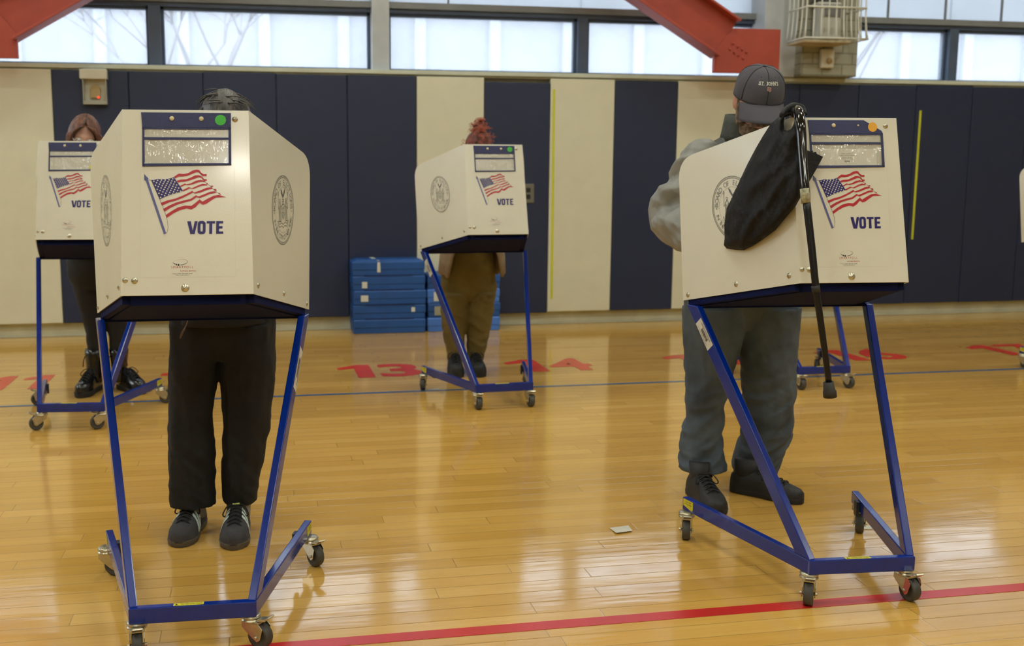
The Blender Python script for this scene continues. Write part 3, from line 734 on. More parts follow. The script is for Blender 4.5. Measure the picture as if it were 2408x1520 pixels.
# windows
M_CLEAR = glass_mat('glare_haze_glass', (.97, .985, 1, 1), .30, (.5, .52, .55, 1)); M_FROST = glass_mat('frosted_panel', (.9, .95, 1, 1), .88, (.52, .53, .54, 1))  # clear panes get an added milky mix imitating glare haze over the outside
cx_ = [-6.47, -2.67, 1.125, 4.9, 8.7, 12.5]
n = 0
posts = [-8.0]
bays = []
for a, b in zip(cx_, cx_[1:]):
    mid = (a+b)/2-.02
    hw0 = .08 if a < 4 else .19
    bays += [(a+.08, mid-.05), (mid+.05, b-.08 if b != 4.9 else 4.70)]
bays = [(X0, -6.55)]+bays+[(12.58, X1)]
for i, (a, b) in enumerate(bays):
    if a < -8 or b-a < .2: continue
    n += 1
    m = MB(); y = 9.12
    m.box((a, y-.02, 2.288), (b, y+.04, 2.318)); m.box((a, y-.02, 2.77), (b, y+.04, 2.80)); m.box((a, y-.02, 2.288), (a+.025, y+.04, 2.8)); m.box((b-.025, y-.02, 2.288), (b, y+.04, 2.8))
    w = struct(m.build(f'window_{n}', M_MULL, bevel=.003)); 
    g = MB(); g.box((a+.02, y, 2.31), (b-.02, y+.006, 2.78)); g.build('pane', M_CLEAR, w)
    # frosted light above in its own sash
    f = MB(); f.box((a-.05, y+.01, 2.87), (b+.05, y+.02, 3.72)); f.build('frosted_panel', M_FROST, w)
    st = .62 if a > 4.9 else 1.24
    s = MB(); x = 1.752+st*math.floor((a-1.752)/st)
    while x < b:
        if x > a+.03: s.box((x-.008, y-.01, 2.87), (x+.008, y+.01, 3.72))
        x += st
    for z in (3.3,): s.box((a, y-.01, z-.012), (b, y+.012, z+.012))
    s.build('glazing_bar', M_HEAD, w)
m = MB(); m.box((X0, 9.06, 2.795), (X1, 9.2, 2.83)); struct(m.build('trim_2', M_MULL, bevel=.003))
m = MB(); m.box((X0, 9.03, 2.83), (X1, 9.2, 2.885)); struct(m.build('trim_3', M_HEAD, bevel=.003))
k = 3
for a, b in zip(cx_, cx_[1:]):
    k += 1; mid = (a+b)/2-.02
    m = MB(); m.box((mid-.05, 9.05, 2.288), (mid+.05, 9.2, 2.8)); struct(m.build(f'trim_{k}', M_MULL, bevel=.004))
for j, x in enumerate(cx_):
    k += 1
    if x == 4.9: continue
    m = MB(); m.box((x-.077, 8.98, 2.288), (x+.077, 9.25, 5.8)); struct(m.build(f'trim_{k}', M_WCOL, bevel=.005))
# thick white column and the block pier beside it
c0, c1 = at(1797, 100, 8.86), at(1884, 100, 8.86); c2, c3 = at(1887, 100, 8.74), at(2018, 100, 8.74)
m = MB(); m.box((c0.x, 8.86, 2.29), (c1.x+.02, 9.3, 5.8)); struct(m.build('column_white', M_WCOL, bevel=.006))
m = MB(); m.box((c2.x, 8.74, 2.29), (c3.x, 9.0, 5.8)); struct(m.build('column_block', brickish('pier_blocks', (158, 158, 142), (118, 120, 106), .2, .1, .006), bevel=.006))

# red steel braces with gusset plates
def brace(sx, ox, label, y=8.62):
    """drawn for the right-hand brace, mirrored with sx"""
    T = lambda x, z, yy: V((ox+sx*x, yy, z))
    e = empty('steel_brace', T(0, 2.3, y)); tag(e, label, 'steel brace', 'red steel braces across the windows')
    O = T(0, 2.3, y); P = lambda x, z, yy: T(x, z, yy)-O
    d = V((-.862, .507)); n_ = V((.507, .862)); L_ = 3.3
    lo = V((-.30, 2.44)); up = lo+n_*.335
    web = MB(); q = [lo, lo+d*L_, up+d*L_, up]
    web.prism([P(a.x, a.y, y) for a in q], V((0, .02, 0))); web.build('web', M_RED, e)
    for nm, a in (('flange', lo), ('flange', up)):
        f = MB(); s = -1 if a is lo else 1
        f.prism([P((a+d*0).x, (a+d*0).y, y-.09), P((a+d*L_).x, (a+d*L_).y, y-.09), P((a+d*L_+n_*.02*s).x, (a+d*L_+n_*.02*s).y, y-.09), P((a+n_*.02*s).x, (a+n_*.02*s).y, y-.09)], V((0, .2, 0)))
        f.build(nm, M_RED, e, bevel=.003)
    g = MB(); g.prism([P(x, z, y-.012) for x, z in ((-.33, 2.289), (.30, 2.289), (.30, 2.68), (-.16, 2.68), (-.33, 2.47))], V((0, .045, 0))); g.build('gusset_plate', M_RED, e, bevel=.004)
    b = MB()
    for i in range(4):
        for j in range(2):
            c = V((-.12, 2.49))+V((.862, -.507))*(.05*i-.06)+n_*(.06*j-.03)
            b.ball(P(c.x, c.y, y-.016), .012, 10)
    b.build('rivet_pattern', M_RED, e)
    return e
gR = at(1760, 120, 8.62).x; brace(1, gR-.0, 'red steel brace with gusset plate above the man in the grey cap')
gL = at(-62, 120, 8.62).x; brace(-1, gL, 'red steel brace rising from behind the cream pads at the left')

# thermostat box, outlet plate, cage, small box
a, b = at(194, 160, 8.88), at(253, 247, 8.88)
e = empty('thermostat_box', ((a.x+b.x)/2, 8.9, b.z)); tag(e, 'clear plastic guard box over a tan thermostat with red light', 'thermostat box')
w = (b.x-a.x)/2; h = a.z-b.z
m = MB(); m.box((-w, .0, .02), (w, .012, h)); m.box((-w-.02, -.07, h-.09), (w+.01, .0, h-.012)); m.build('back_plate', mat('ivory_plastic', (196, 192, 174), .4), e, bevel=.004)
m = MB(); m.box((-w, -.06, 0), (w, 0, .03)); m.box((-w-.002, -.06, 0), (-w+.008, 0, h-.08)); m.box((w-.008, -.06, 0), (w+.002, 0, h-.08)); m.build('guard_frame', mat('smoky_clear_plastic', (150, 150, 138), .15), e, bevel=.004)
m = MB(); pts = [V((-.038, -.004, .055)), V((.038, -.004, .055))]+[V((.038*cos(t*pi/10), -.004, .13+.038*sin(t*pi/10))) for t in range(11)]
m.prism(pts, V((0, -.02, 0))); th = m.build('thermostat_body', mat('tan_plastic', (166, 144, 100), .5), e, bevel=.004)
m = MB(); m.ball((.024, -.028, .06), .009, 10); lm = mat('red_indicator', (255, 50, 40), .4); m.build('indicator_light', lm, th)
pr_ = lm.node_tree.nodes['Principled BSDF'] if 'Principled BSDF' in lm.node_tree.nodes else None
if pr_: pr_.inputs['Emission Color'].default_value = (1, .05, .03, 1); pr_.inputs['Emission Strength'].default_value = 2.0
a, b = at(1232, 433, 8.9), at(1252, 477, 8.9)
e = empty('outlet_plate', ((a.x+b.x)/2, 8.905, (a.z+b.z)/2)); tag(e, 'grey metal outlet plate set in the navy pad beside the booth', 'outlet')
m = MB(); m.box((-.055, -.008, -.085), (.055, 0, .085)); m.build('cover_plate', mat('brushed_grey_metal', (120, 118, 108), .4, metal=.5), e, bevel=.003)
m = MB(); m.box((-.02, -.012, .01), (.02, -.008, .05)); m.box((-.02, -.012, -.05), (.02, -.008, -.01)); m.build('socket_face', M_BLACKRUB, e)
# wire cage with a fixture inside
a, b = at(1906, -90, 8.42), at(2036, 92, 8.42); cw = (b.x-a.x)/2; chh = a.z-b.z
e = empty('wire_guard_cage', ((a.x+b.x)/2, 8.74, b.z)); tag(e, 'white wire guard cage mounted high on the block pier', 'wire cage')
m = MB()
Wf = lambda z: cw*(1+.06*max(0, (.25-z))/.25)
for i in range(9):
    x = -cw+2*cw*i/8
    m.tube([(x*1.06, -.32, 0), (x, -.30, .2), (x, -.30, chh)], .0065, 6, sub=2)
for s in (-1, 1):
    for j in range(5):
        y = -.3+.3*j/4; m.tube([(s*cw*1.06, y, 0), (s*cw, y, .2), (s*cw, y, chh)], .0065, 6, sub=2)
for z in (0.0, .27, .62):
    k2 = 1.06 if z < .1 else 1.0
    m.tube([(-cw*k2, 0, z), (-cw*k2, -.31*k2, z)], .008, 6, sub=1); m.tube([(cw*k2, 0, z), (cw*k2, -.31*k2, z)], .008, 6, sub=1); m.tube([(-cw*k2, -.31*k2, z), (cw*k2, -.31*k2, z)], .008, 6, sub=1)
m.build('wire_frame', mat('white_coated_wire', (206, 206, 196), .4), e)
m = MB(); m.box((-cw*1.05, -.28, -.035), (cw*.6, 0, -.012)); m.build('base_board', mat('pale_wood_board', (186, 172, 140), .6), e, bevel=.005)
a = at(1962, 60, 8.5)
e = empty('wall_speaker', (a.x, 8.74, at(1962, 92, 8.5).z)); tag(e, 'pale grey fixture box standing inside the white wire cage', 'speaker')
m = MB(); m.box((-.1, -.2, 0), (.1, -.03, .3)); m.box((-.12, -.16, .3), (.12, -.03, .34)); m.build('casing', mat('pale_grey_metal', (180, 180, 172), .5), e, bevel=.02)
m = MB(); m.box((-.08, -.205, .2), (.08, -.2, .28)); m.box((-.13, -.1, .36), (.13, -.03, .75)); m.build('grille', mat('dim_grey_mesh', (112, 114, 112), .6), e, bevel=.004)
a = at(1946, 138, 8.7); e = empty('junction_box', (a.x, 8.74, a.z)); tag(e, 'small ivory junction box below the wire cage on the pier', 'junction box')
m = MB(); m.box((-.065, -.05, -.085), (.065, 0, .085)); m.build('housing', mat('ivory_plastic', (196, 192, 174), .4), e, bevel=.01)
m = MB(); m.lathe([(.028, 0), (.028, .012), (.018, .02)], 16, M=Matrix.Translation((.01, -.05, -.02)) @ Matrix.Rotation(pi/2, 4, 'X')); m.build('knob', mat('tan_plastic', (166, 144, 100), .5), e)
# tape on the pads
def strip(pts, w, y, name, label):
    m = MB(); P = [at(u, v, y) for u, v in pts]
    for p, q in zip(P, P[1:]): m.box((min(p.x, q.x), 0, 0), (0, 0, 0)) if False else m.bar(p, q, (1, 0, 0), w, .0012)
    o = m.build(name, mat('yellow_tape', (196, 200, 44), .5), origin=P[-1]); tag(o, label, 'tape'); return o
strip([(1303, 210), (1297, 703)], .022, 8.904, 'yellow_tape', 'long yellow tape strip running down the edge of the cream pad')
strip([(2165, 260), (2145, 563)], .022, 8.904, 'yellow_tape', 'short yellow tape strip on navy pads beside the man\'s booth')

# floor markings
M_FRED = mat('floor_paint_red', (190, 40, 34), .25, var=.06, spec=.6); M_FBLUE = mat('floor_paint_blue', (52, 92, 138), .25, var=.06, spec=.6); M_FRED2 = mat('floor_paint_number_red', (204, 56, 38), .28, var=.08, spec=.6)
m = MB(); m.box((X0+.5, 2.79, .0004), (X1-.5, 2.845, .0012)); o = m.build('boundary_line', M_FRED); tag(o, 'wide red painted line across the front of the floor', 'floor line')
m = MB(); m.box((X0+.5, 6.225, .0004), (X1-.5, 6.262, .0012)); o = m.build('boundary_line', M_FBLUE); tag(o, 'thin blue painted line running below the red numbers', 'floor line')
for s, x0, x1 in (('11', -1.78, -1.38), ('12', -.66, -.06), ('13', .56, 1.15), ('14', 1.79, 2.41), ('15', 3.03, 3.63), ('16', 4.28, 4.92), ('17', 5.62, 6.2)):
    m = MB(); m.flat = True
    w_ = x1-x0; fnl = lambda x, y: V((x, -y, .0012))
    def one(xa, xb): put_poly(m, [(xa+(xb-xa)*a, -.235+.47*b) for a, b in ((0, .2), (.6, 0), (1, 0), (1, 1), (.5, 1), (.5, .28), (0, .36))], fnl)
    one(-w_/2, -w_/2+w_*.40)
    if s == '11': one(w_*.06, w_/2)
    else: put_text(m, s[1], fnl, w_*.23, 0, w=w_*.5, h=.47, bold=.03)
    o = m.build('floor_number', M_FRED2, loc=((x0+x1)/2, 6.975, 0)); tag(o, f'red number {s} painted on the floor', 'floor number', 'red numbers painted along the blue line')
# paper scraps
q = [fl(*p) for p in ((1433, 1243), (1478, 1238), (1487, 1252), (1449, 1258))]
m = MB(); c = sum(q, V((0, 0, 0)))/4; m.prism([p+V((0, 0, .001+.002*i)) for i, p in enumerate(q)], V((0, 0, .0006))); o = m.build('paper_scrap', mat('off_white_paper', (206, 200, 186), .7), origin=c); tag(o, 'small torn white paper scrap lying alone on the open floor', 'paper scrap')
q = [fl(*p) for p in ((2036, 1236), (2058, 1247), (2040, 1240), (2030, 1240))]
c = fl(2045, 1243); m = MB(); m.prism([c+V(p) for p in ((-.03, -.01, .001), (.03, -.015, .001), (.012, .02, .004), (-.02, .02, .002))], V((0, 0, .0006))); o = m.build('paper_scrap', MATS['off_white_paper'], origin=c); tag(o, 'tiny tan paper scrap beside the far caster of the man\'s booth', 'paper scrap')
c = fl(1020, 916); m = MB(); m.prism([c+V(p) for p in ((-.04, -.01, .001), (.04, -.01, .001), (.04, .01, .001), (-.04, .01, .001))], V((0, 0, .0006))); o = m.build('tape_scrap', mat('tape_scrap_white', (210, 205, 195), .6), origin=c); tag(o, 'small white tape scrap on the blue line by the caster', 'tape scrap')

# stacked blue steps
M_STEP = mat('mid_blue_plastic', (22, 76, 146), .5, var=.1, vs=5); M_STEP2 = mat('light_blue_plastic', (66, 116, 206), .5, var=.06, vs=5); M_TAPEW = mat('white_tape', (204, 206, 200), .6)
def step_mesh(key, w, mtl, top):
    def g():
        m = MB(); D = .33; H = .127
        def ring(i, z): return [V((-w/2+i, -D/2+i, z)), V((w/2-i, -D/2+i, z)), V((w/2-i, D/2-i, z)), V((-w/2+i, D/2-i, z))]
        R = [ring(.004, 0), ring(.004, H*.40), ring(.0, H*.44), ring(0, H*.9), ring(.008, H)]
        if top: R += [ring(.03, H), ring(.035, H+.012), ring(.05, H+.012)]
        vs = [p for r in R for p in r]
        fs = [(k*4+i, k*4+(i+1) % 4, (k+1)*4+(i+1) % 4, (k+1)*4+i) for k in range(len(R)-1) for i in range(4)]+[(3, 2, 1, 0), tuple(len(vs)-4+i for i in range(4))]
        m.add(vs, fs)
        o = m.build('step_platform', mtl, bevel=.006)
        return o
    return g
def shade_strip(w):
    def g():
        m = MB(); m.box((-w*.34, -.1665, -.003), (w*.34, -.1645, .007)); return m.build('painted_recess_shade', mat('deep_blue_painted_shade', (8, 34, 84), .7))  # solid dark strip on the front face; the gap's shade is put into its colour
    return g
s1a, s1b = fl(832, 788), fl(1000, 781); W1 = s1b.x-s1a.x+.0; cxs = (s1a.x+s1b.x)/2; ys = (s1a.y+s1b.y)/2+.165
LB = ['bottom', 'second from the floor', 'middle', 'second from the top', 'top']
for i in range(5):
    o = proto(f'st1{i == 4}', step_mesh('', W1, M_STEP, i == 4)).copy(); COL.objects.link(o); o.name = 'step_platform'
    o.location = (cxs-.0+[0, .0, .004, -.004, -.008][i], ys+[0, .004, -.003, .002, 0][i], .1275*i); tag(o, f'dark blue plastic exercise step, {LB[i]} one of the taller stack of five', 'exercise step', 'stacked blue exercise steps')
    if i: place('shade1', shade_strip(W1), o, 'painted_recess_shade')
    if i in (1, 2, 3, 4):
        m = MB()
        q = {4: ((.30, .0), (.39, .07), .1), 3: ((.13, .02), (.2, .075), 0), 2: ((.1, .03), (.2, .085), 0), 1: ((.8, .06), (.85, .1), 0)}[i]
        xa, xb = -W1/2+W1*q[0][0], -W1/2+W1*q[1][0]
        if i == 4:
            m.prism([V((xa+.03, -.1662, .118)), V((xb-.005, -.1662, .118)), V((xb, -.1662, .03)), V((xb-.03, -.1662, .03))], V((0, -.0008, 0)))
            m.prism([V((xa+.03, -.165, .1305)), V((xb-.005, -.165, .1305)), V((xb-.03, .06, .1425)), V((xa-.02, .06, .1425))], V((0, 0, .001)))
        else: m.box((xa, -.1672, q[0][1]), (xb, -.1660, q[1][1]))
        m.build('white_tape_patch', M_TAPEW, o)
s2a, s2b = fl(1005, 781), fl(1176, 777); W2 = s2b.x-s2a.x; cx2 = (s2a.x+s2b.x)/2; y2 = (s2a.y+s2b.y)/2+.165
LB2 = ['bottom', 'second', 'third', 'top']; C2 = [M_STEP2, M_STEP, M_STEP2, M_STEP]; T2 = ['light blue', 'dark blue', 'light blue', 'dark blue']
for i in range(4):
    o = proto(f'st2{i % 2}{i == 3}', step_mesh('', W2, C2[i], i == 3)).copy(); COL.objects.link(o); o.name = 'step_platform'
    o.location = (cx2+[0, .003, -.003, 0][i], y2, .1275*i); tag(o, f'{T2[i]} plastic exercise step, {LB2[i]} one of the four-high stack', 'exercise step', 'stacked blue exercise steps')
    if i in (1, 2):
        m = MB(); xa = -W2/2+.06
        m.box((xa, -.1672, .02), (xa+.11, -.1660, .1)); m.build('white_tape_patch', M_TAPEW if i == 2 else mat('beige_tape', (150, 150, 136), .6), o)
# ------------------------------------------------------------------ outside
m = MB(); m.box((-40, 9.6, -.6), (60, 60, -.5)); struct(m.build('ground_outside', mat('pale_pavement', (120, 120, 118), .9)))
e = empty('building', (4, 24, -.5)); tag(e, 'pale building across the street seen through the windows', 'building')
m = MB(); m.box((-22, 0, 0), (30, 6, 7.6)); 
for i in range(28): m.box((-20+1.8*i, -.12, 0), (-19.75+1.8*i, 0, 7.6), 1)
m.build('facade', [mat('pale_facade', (172, 172, 178), .9, var=.05, vs=.6), mat('white_pilaster', (190, 192, 196), .9)], e)
for i in range(15):
    m = MB(); m.box((-17+2.9*i, -.05, 2.2), (-15.4+2.9*i, .1, 3.55)); w = m.build('window', mat('pale_window_frame', (112, 132, 160), .5), e)
    g = MB(); g.box((-16.95+2.9*i, -.06, 2.3), (-16.25+2.9*i, -.05, 3.45)); g.box((-16.15+2.9*i, -.06, 2.3), (-15.45+2.9*i, -.05, 3.45)); g.build('pane', mat('reflecting_pane', (140, 158, 180), .2), w)
def tree(x, y, h, seed, label):
    random.seed(seed); m = MB()
    def br(p, d, l, r, k):
        q = p+d*l; m.tube([p, (p+q)/2+V((random.uniform(-.1, .1), random.uniform(-.1, .1), 0))*l*.5, q], [r, r*.85, r*.65], 6, sub=2)
        if k <= 0: return
        for _ in range(3):
            dd = (d+V((random.uniform(-.8, .8), random.uniform(-.8, .8), random.uniform(-.1, .5)))).normalized(); br(q, dd, l*random.uniform(.62, .8), r*.6, k-1)
    br(V((0, 0, 0)), V((0, 0, 1)), h, .07, 5)
    o = m.build('bare_tree', mat('winter_bark', (140, 130, 132), .9), loc=(x, y, -.5)); tag(o, label, 'tree', 'bare street trees outside')
tree(-.6, 15.5, 2.0, 3, 'bare winter tree outside the windows above the nearest left booth')
tree(9.4, 15.0, 1.9, 5, 'bare winter tree outside the windows beyond the wire cage')
random.seed(11)
# ------------------------------------------------------------------ light
w = bpy.data.worlds.new('sky'); SC.world = w; w.use_nodes = True
bgn = w.node_tree.nodes['Background']; bgn.inputs[0].default_value = (.80, .90, 1.0, 1); bgn.inputs[1].default_value = 5.4
def area(name, loc, rot, sx, sy, e, col):
    l = bpy.data.lights.new(name, 'AREA'); l.shape = 'RECTANGLE'; l.size = sx; l.size_y = sy; l.energy = e; l.color = col
    o = bpy.data.objects.new(name, l); COL.objects.link(o); o.location = loc; o.rotation_euler = rot; return o
for x in (-4, 0, 4, 8):
    for y in (-4, -.5, 3, 6.5):
        area('ceiling_lamp', (x, y, 6.2), (0, 0, 0), 1.3, .5, 60, (.97, 1, .88))
o = area('high_bay_lamp', (-.745, -6.2, 6.0), (0, 0, 0), .42, .42, 60, (1, .98, .92)); o.data.shape = 'DISK'
SC.view_settings.view_transform = 'Standard'; SC.view_settings.look = 'None'; SC.view_settings.exposure = 0
SC.cycles.use_denoising = True
try: SC.cycles.denoiser = 'OPENIMAGEDENOISE'
except Exception: pass
SC.cycles.use_adaptive_sampling = True; SC.cycles.adaptive_threshold = .06; SC.cycles.adaptive_min_samples = 10; SC.cycles.use_light_tree = False; SC.cycles.max_bounces = 6; SC.cycles.diffuse_bounces = 3; SC.cycles.glossy_bounces = 3; SC.cycles.transparent_max_bounces = 12
SC.cycles.caustics_reflective = False; SC.cycles.caustics_refractive = False; SC.cycles.sample_clamp_indirect = 6

# ------------------------------------------------------------------ booths
booth(*BA, 'nearest left white voting booth with green dot, barcode on right leg', 'green', False, (-84, -38, -20, -60), bar=1)
booth(*BB, 'white voting booth with amber dot where the capped man votes', 'amber', True, (-120, -85, -114, -121), bar=-1, reds=(1,))
booth(*BC, 'distant white voting booth with green dot at red-haired voter', 'green', False, (-85, -85, -103, -106), bar=-1)
booth(*BD, 'distant white voting booth with yellow pocket sticker at brown-haired woman', 'low', False, (200, 200, 195, -15))
booth(*BE, 'white voting booth mostly hidden behind the capped man\'s booth', 'green', False, (-90, -70, -110, -150))
booth(5.78, 5.8, -.03, 'white voting booth at the far right edge, only its side panel showing', 'green', False, (-90, -90, -90, -90))
# ------------------------------------------------------------------ people
M_SKIN = mat('fair_skin', (204, 158, 138), .5, var=.06, vs=18, bump=.1, bs=220, sss=.08)
M_SKIN2 = mat('ruddy_skin', (192, 142, 122), .5, var=.1, vs=22, bump=.15, bs=220, sss=.08)
M_EYEW = mat('eye_white', (214, 210, 204), .2, var=.02); M_IRIS = mat('brown_iris', (60, 42, 30), .2)

def Rot(yaw=0, pitch=0, roll=0):
    """face forward is -y; pitch > 0 bows the head, yaw > 0 turns it towards +x"""
    return Matrix.Rotation(yaw, 3, 'Z') @ Matrix.Rotation(pitch, 3, 'X') @ Matrix.Rotation(roll, 3, 'Y')
G = lambda d2, s: math.exp(-d2/(2*s*s))
def head_shape(mb, c, R, s=1.0):
    """skull, jaw, brow, nose, lips and ears; c = middle of the skull"""
    n, m_ = 44, 34; vs = []
    for k in range(m_+1):
        ph = pi*k/m_
        for i in range(n):
            t = 2*pi*i/n; d = V((sin(ph)*cos(t), sin(ph)*sin(t), cos(ph)))
            p = V((d.x*.077, d.y*.098, d.z*.118)); fr = max(0, -d.y)
            if d.z < 0:
                z = -d.z; p.x *= 1-.30*z**1.5; p.y += -.012*fr*z if fr else 0
                if d.y > 0: p.y *= 1-.55*z
            if fr > .2:
                ax = abs(p.x); z = p.z
                p.y += .007*G((ax-.031)**2+(z-.004)**2, .013)*1.3
                p.y -= .005*G((z-.028)**2, .009)*G(ax*ax, .045)
                nz = G(p.x**2, .0095)*(G((z+.018)**2, .019)) ; p.y -= .024*nz*(1.25 if z < -.018 else .85)
                p.y -= .006*G((ax-.042)**2+(z+.024)**2, .018)
                p.y -= .005*G(p.x**2, .022)*(G((z+.052)**2, .0045)+G((z+.064)**2, .0055)); p.y += .004*G(p.x**2, .02)*G((z+.058)**2, .002)
                p.y -= .006*G(p.x**2+(z+.094)**2, .016)
            vs.append(c+R @ (p*s))
    fs = []
    for k in range(m_):
        for i in range(n):
            j = (i+1) % n; fs.append((k*n+i, (k+1)*n+i, (k+1)*n+j, k*n+j))
    mb.add(vs, fs, 0, True)
    for sx in (-1, 1):
        mb.ball(c+R @ V((sx*.079*s, .008*s, -.006*s)), (.009*s, .019*s, .031*s), 14, M=R @ Matrix.Rotation(sx*-.35, 3, 'Z'))
        mb.ball(c+R @ V((sx*.084*s, .016*s, .004*s)), (.006*s, .014*s, .024*s), 10, M=R)
def hand(mb, w, d, nrm, sx):
    """wrist point, finger direction, back-of-hand normal, thumb side"""
    w, d, nrm = V(w), V(d).normalized(), V(nrm).normalized(); nrm = (nrm-d*nrm.dot(d)).normalized(); s = d.cross(nrm)*sx
    M3 = Matrix((s, d, nrm)).transposed()
    mb.ball(w+d*.048, (.041, .052, .015), 16, M=M3)
    for k, (o, l) in enumerate(((-.031, .060), (-.0105, .071), (.0105, .074), (.031, .066))):
        b = w+d*(.086-.006*abs(k-1.8))+s*o
        sp = s*(o*.28)
        mb.tube([b-d*.03, b, b+d*l*.42+sp*.5-nrm*.004, b+d*l*.76+sp*.8-nrm*.018, b+d*l*.96+sp-nrm*.034], [.009, .0092, .0085, .008, .0065], 10, sub=3)
    b = w+d*.02+s*.026
    mb.tube([b-d*.01, b+s*.022+d*.02-nrm*.004, b+s*.038+d*.048-nrm*.01, b+s*.04+d*.074-nrm*.016], [.013, .0125, .0105, .008], 10, sub=3)
def ell(c, rx, ry, yaw=0):
    return (V(c), V((cos(yaw), sin(yaw), 0))*rx, V((-sin(yaw), cos(yaw), 0))*ry)
def lerp_secs(secs, sub):
    """smooth in-between rings"""
    C = [s[0] for s in secs]; A = [s[1] for s in secs]; B = [s[2] for s in secs]
    one = [1]*len(secs)
    c, _ = resample(C, one, sub); a, _ = resample(A, one, sub); b, _ = resample(B, one, sub)
    return list(zip(c, a, b))
def folds(amp, fx=9, fz=26, seed=0):
    def f(p, c, k, t):
        r = p-c; l = r.length
        if l < 1e-6: return p
        q = V((p.x*fx+seed, p.y*fx, p.z*fz+sin(t*2+seed)*.8)); w = noise.noise(q)+.5*noise.noise(q*2.3)
        return p+r/l*(amp*w)
    return f
def cloth_folds(amp_v, amp_h, zk, seed=0):
    # vertical drape plus bunched cross folds that grow towards the hem
    def f(p, c, k, t):
        r = p-c; l = r.length
        if l < 1e-6: return p
        a = noise.noise(V((p.x*17+seed, p.y*17, p.z*3.2))); a = (1-abs(a)*2.2)
        b = noise.noise(V((p.x*6+seed, p.y*6, p.z*17+sin(t+seed)*1.1))); b = 1-abs(b)*2.4
        g = max(0, min(1, (zk-p.z)/zk*1.6))
        return p+r/l*(amp_v*a*.6+amp_h*b*g+.003*noise.noise(p*40))
    return f
def ridges(amp, fx, fz, seed=0):
    def f(p, c, k, t):
        r = p-c; l = r.length
        if l < 1e-6: return p
        a = noise.noise(V((p.x*fx+seed, p.y*fx+p.z*3, p.z*fz))); b = noise.noise(V((p.x*fx*2.1-p.z*6, p.y*fx*2, p.z*fz*1.5+seed)))
        return p+r/l*(amp*((1-abs(a)*3)+.45*(1-abs(b)*3))*.7)
    return f
def legs_px(rows, Y, squash=.92):
    """rows: (v, left u, right u[, dY]) as seen; rings at depth Y"""
    o = []
    for r in rows:
        v, a, b = r[:3]; y = Y+(r[3] if len(r) > 3 else 0)
        p, q = at(a, v, y), at(b, v, y); c = (p+q)/2; rx = (q.x-p.x)/2
        o.append(ell(c, rx, r[4] if len(r) > 4 else min(rx*squash, .17)))
    return o
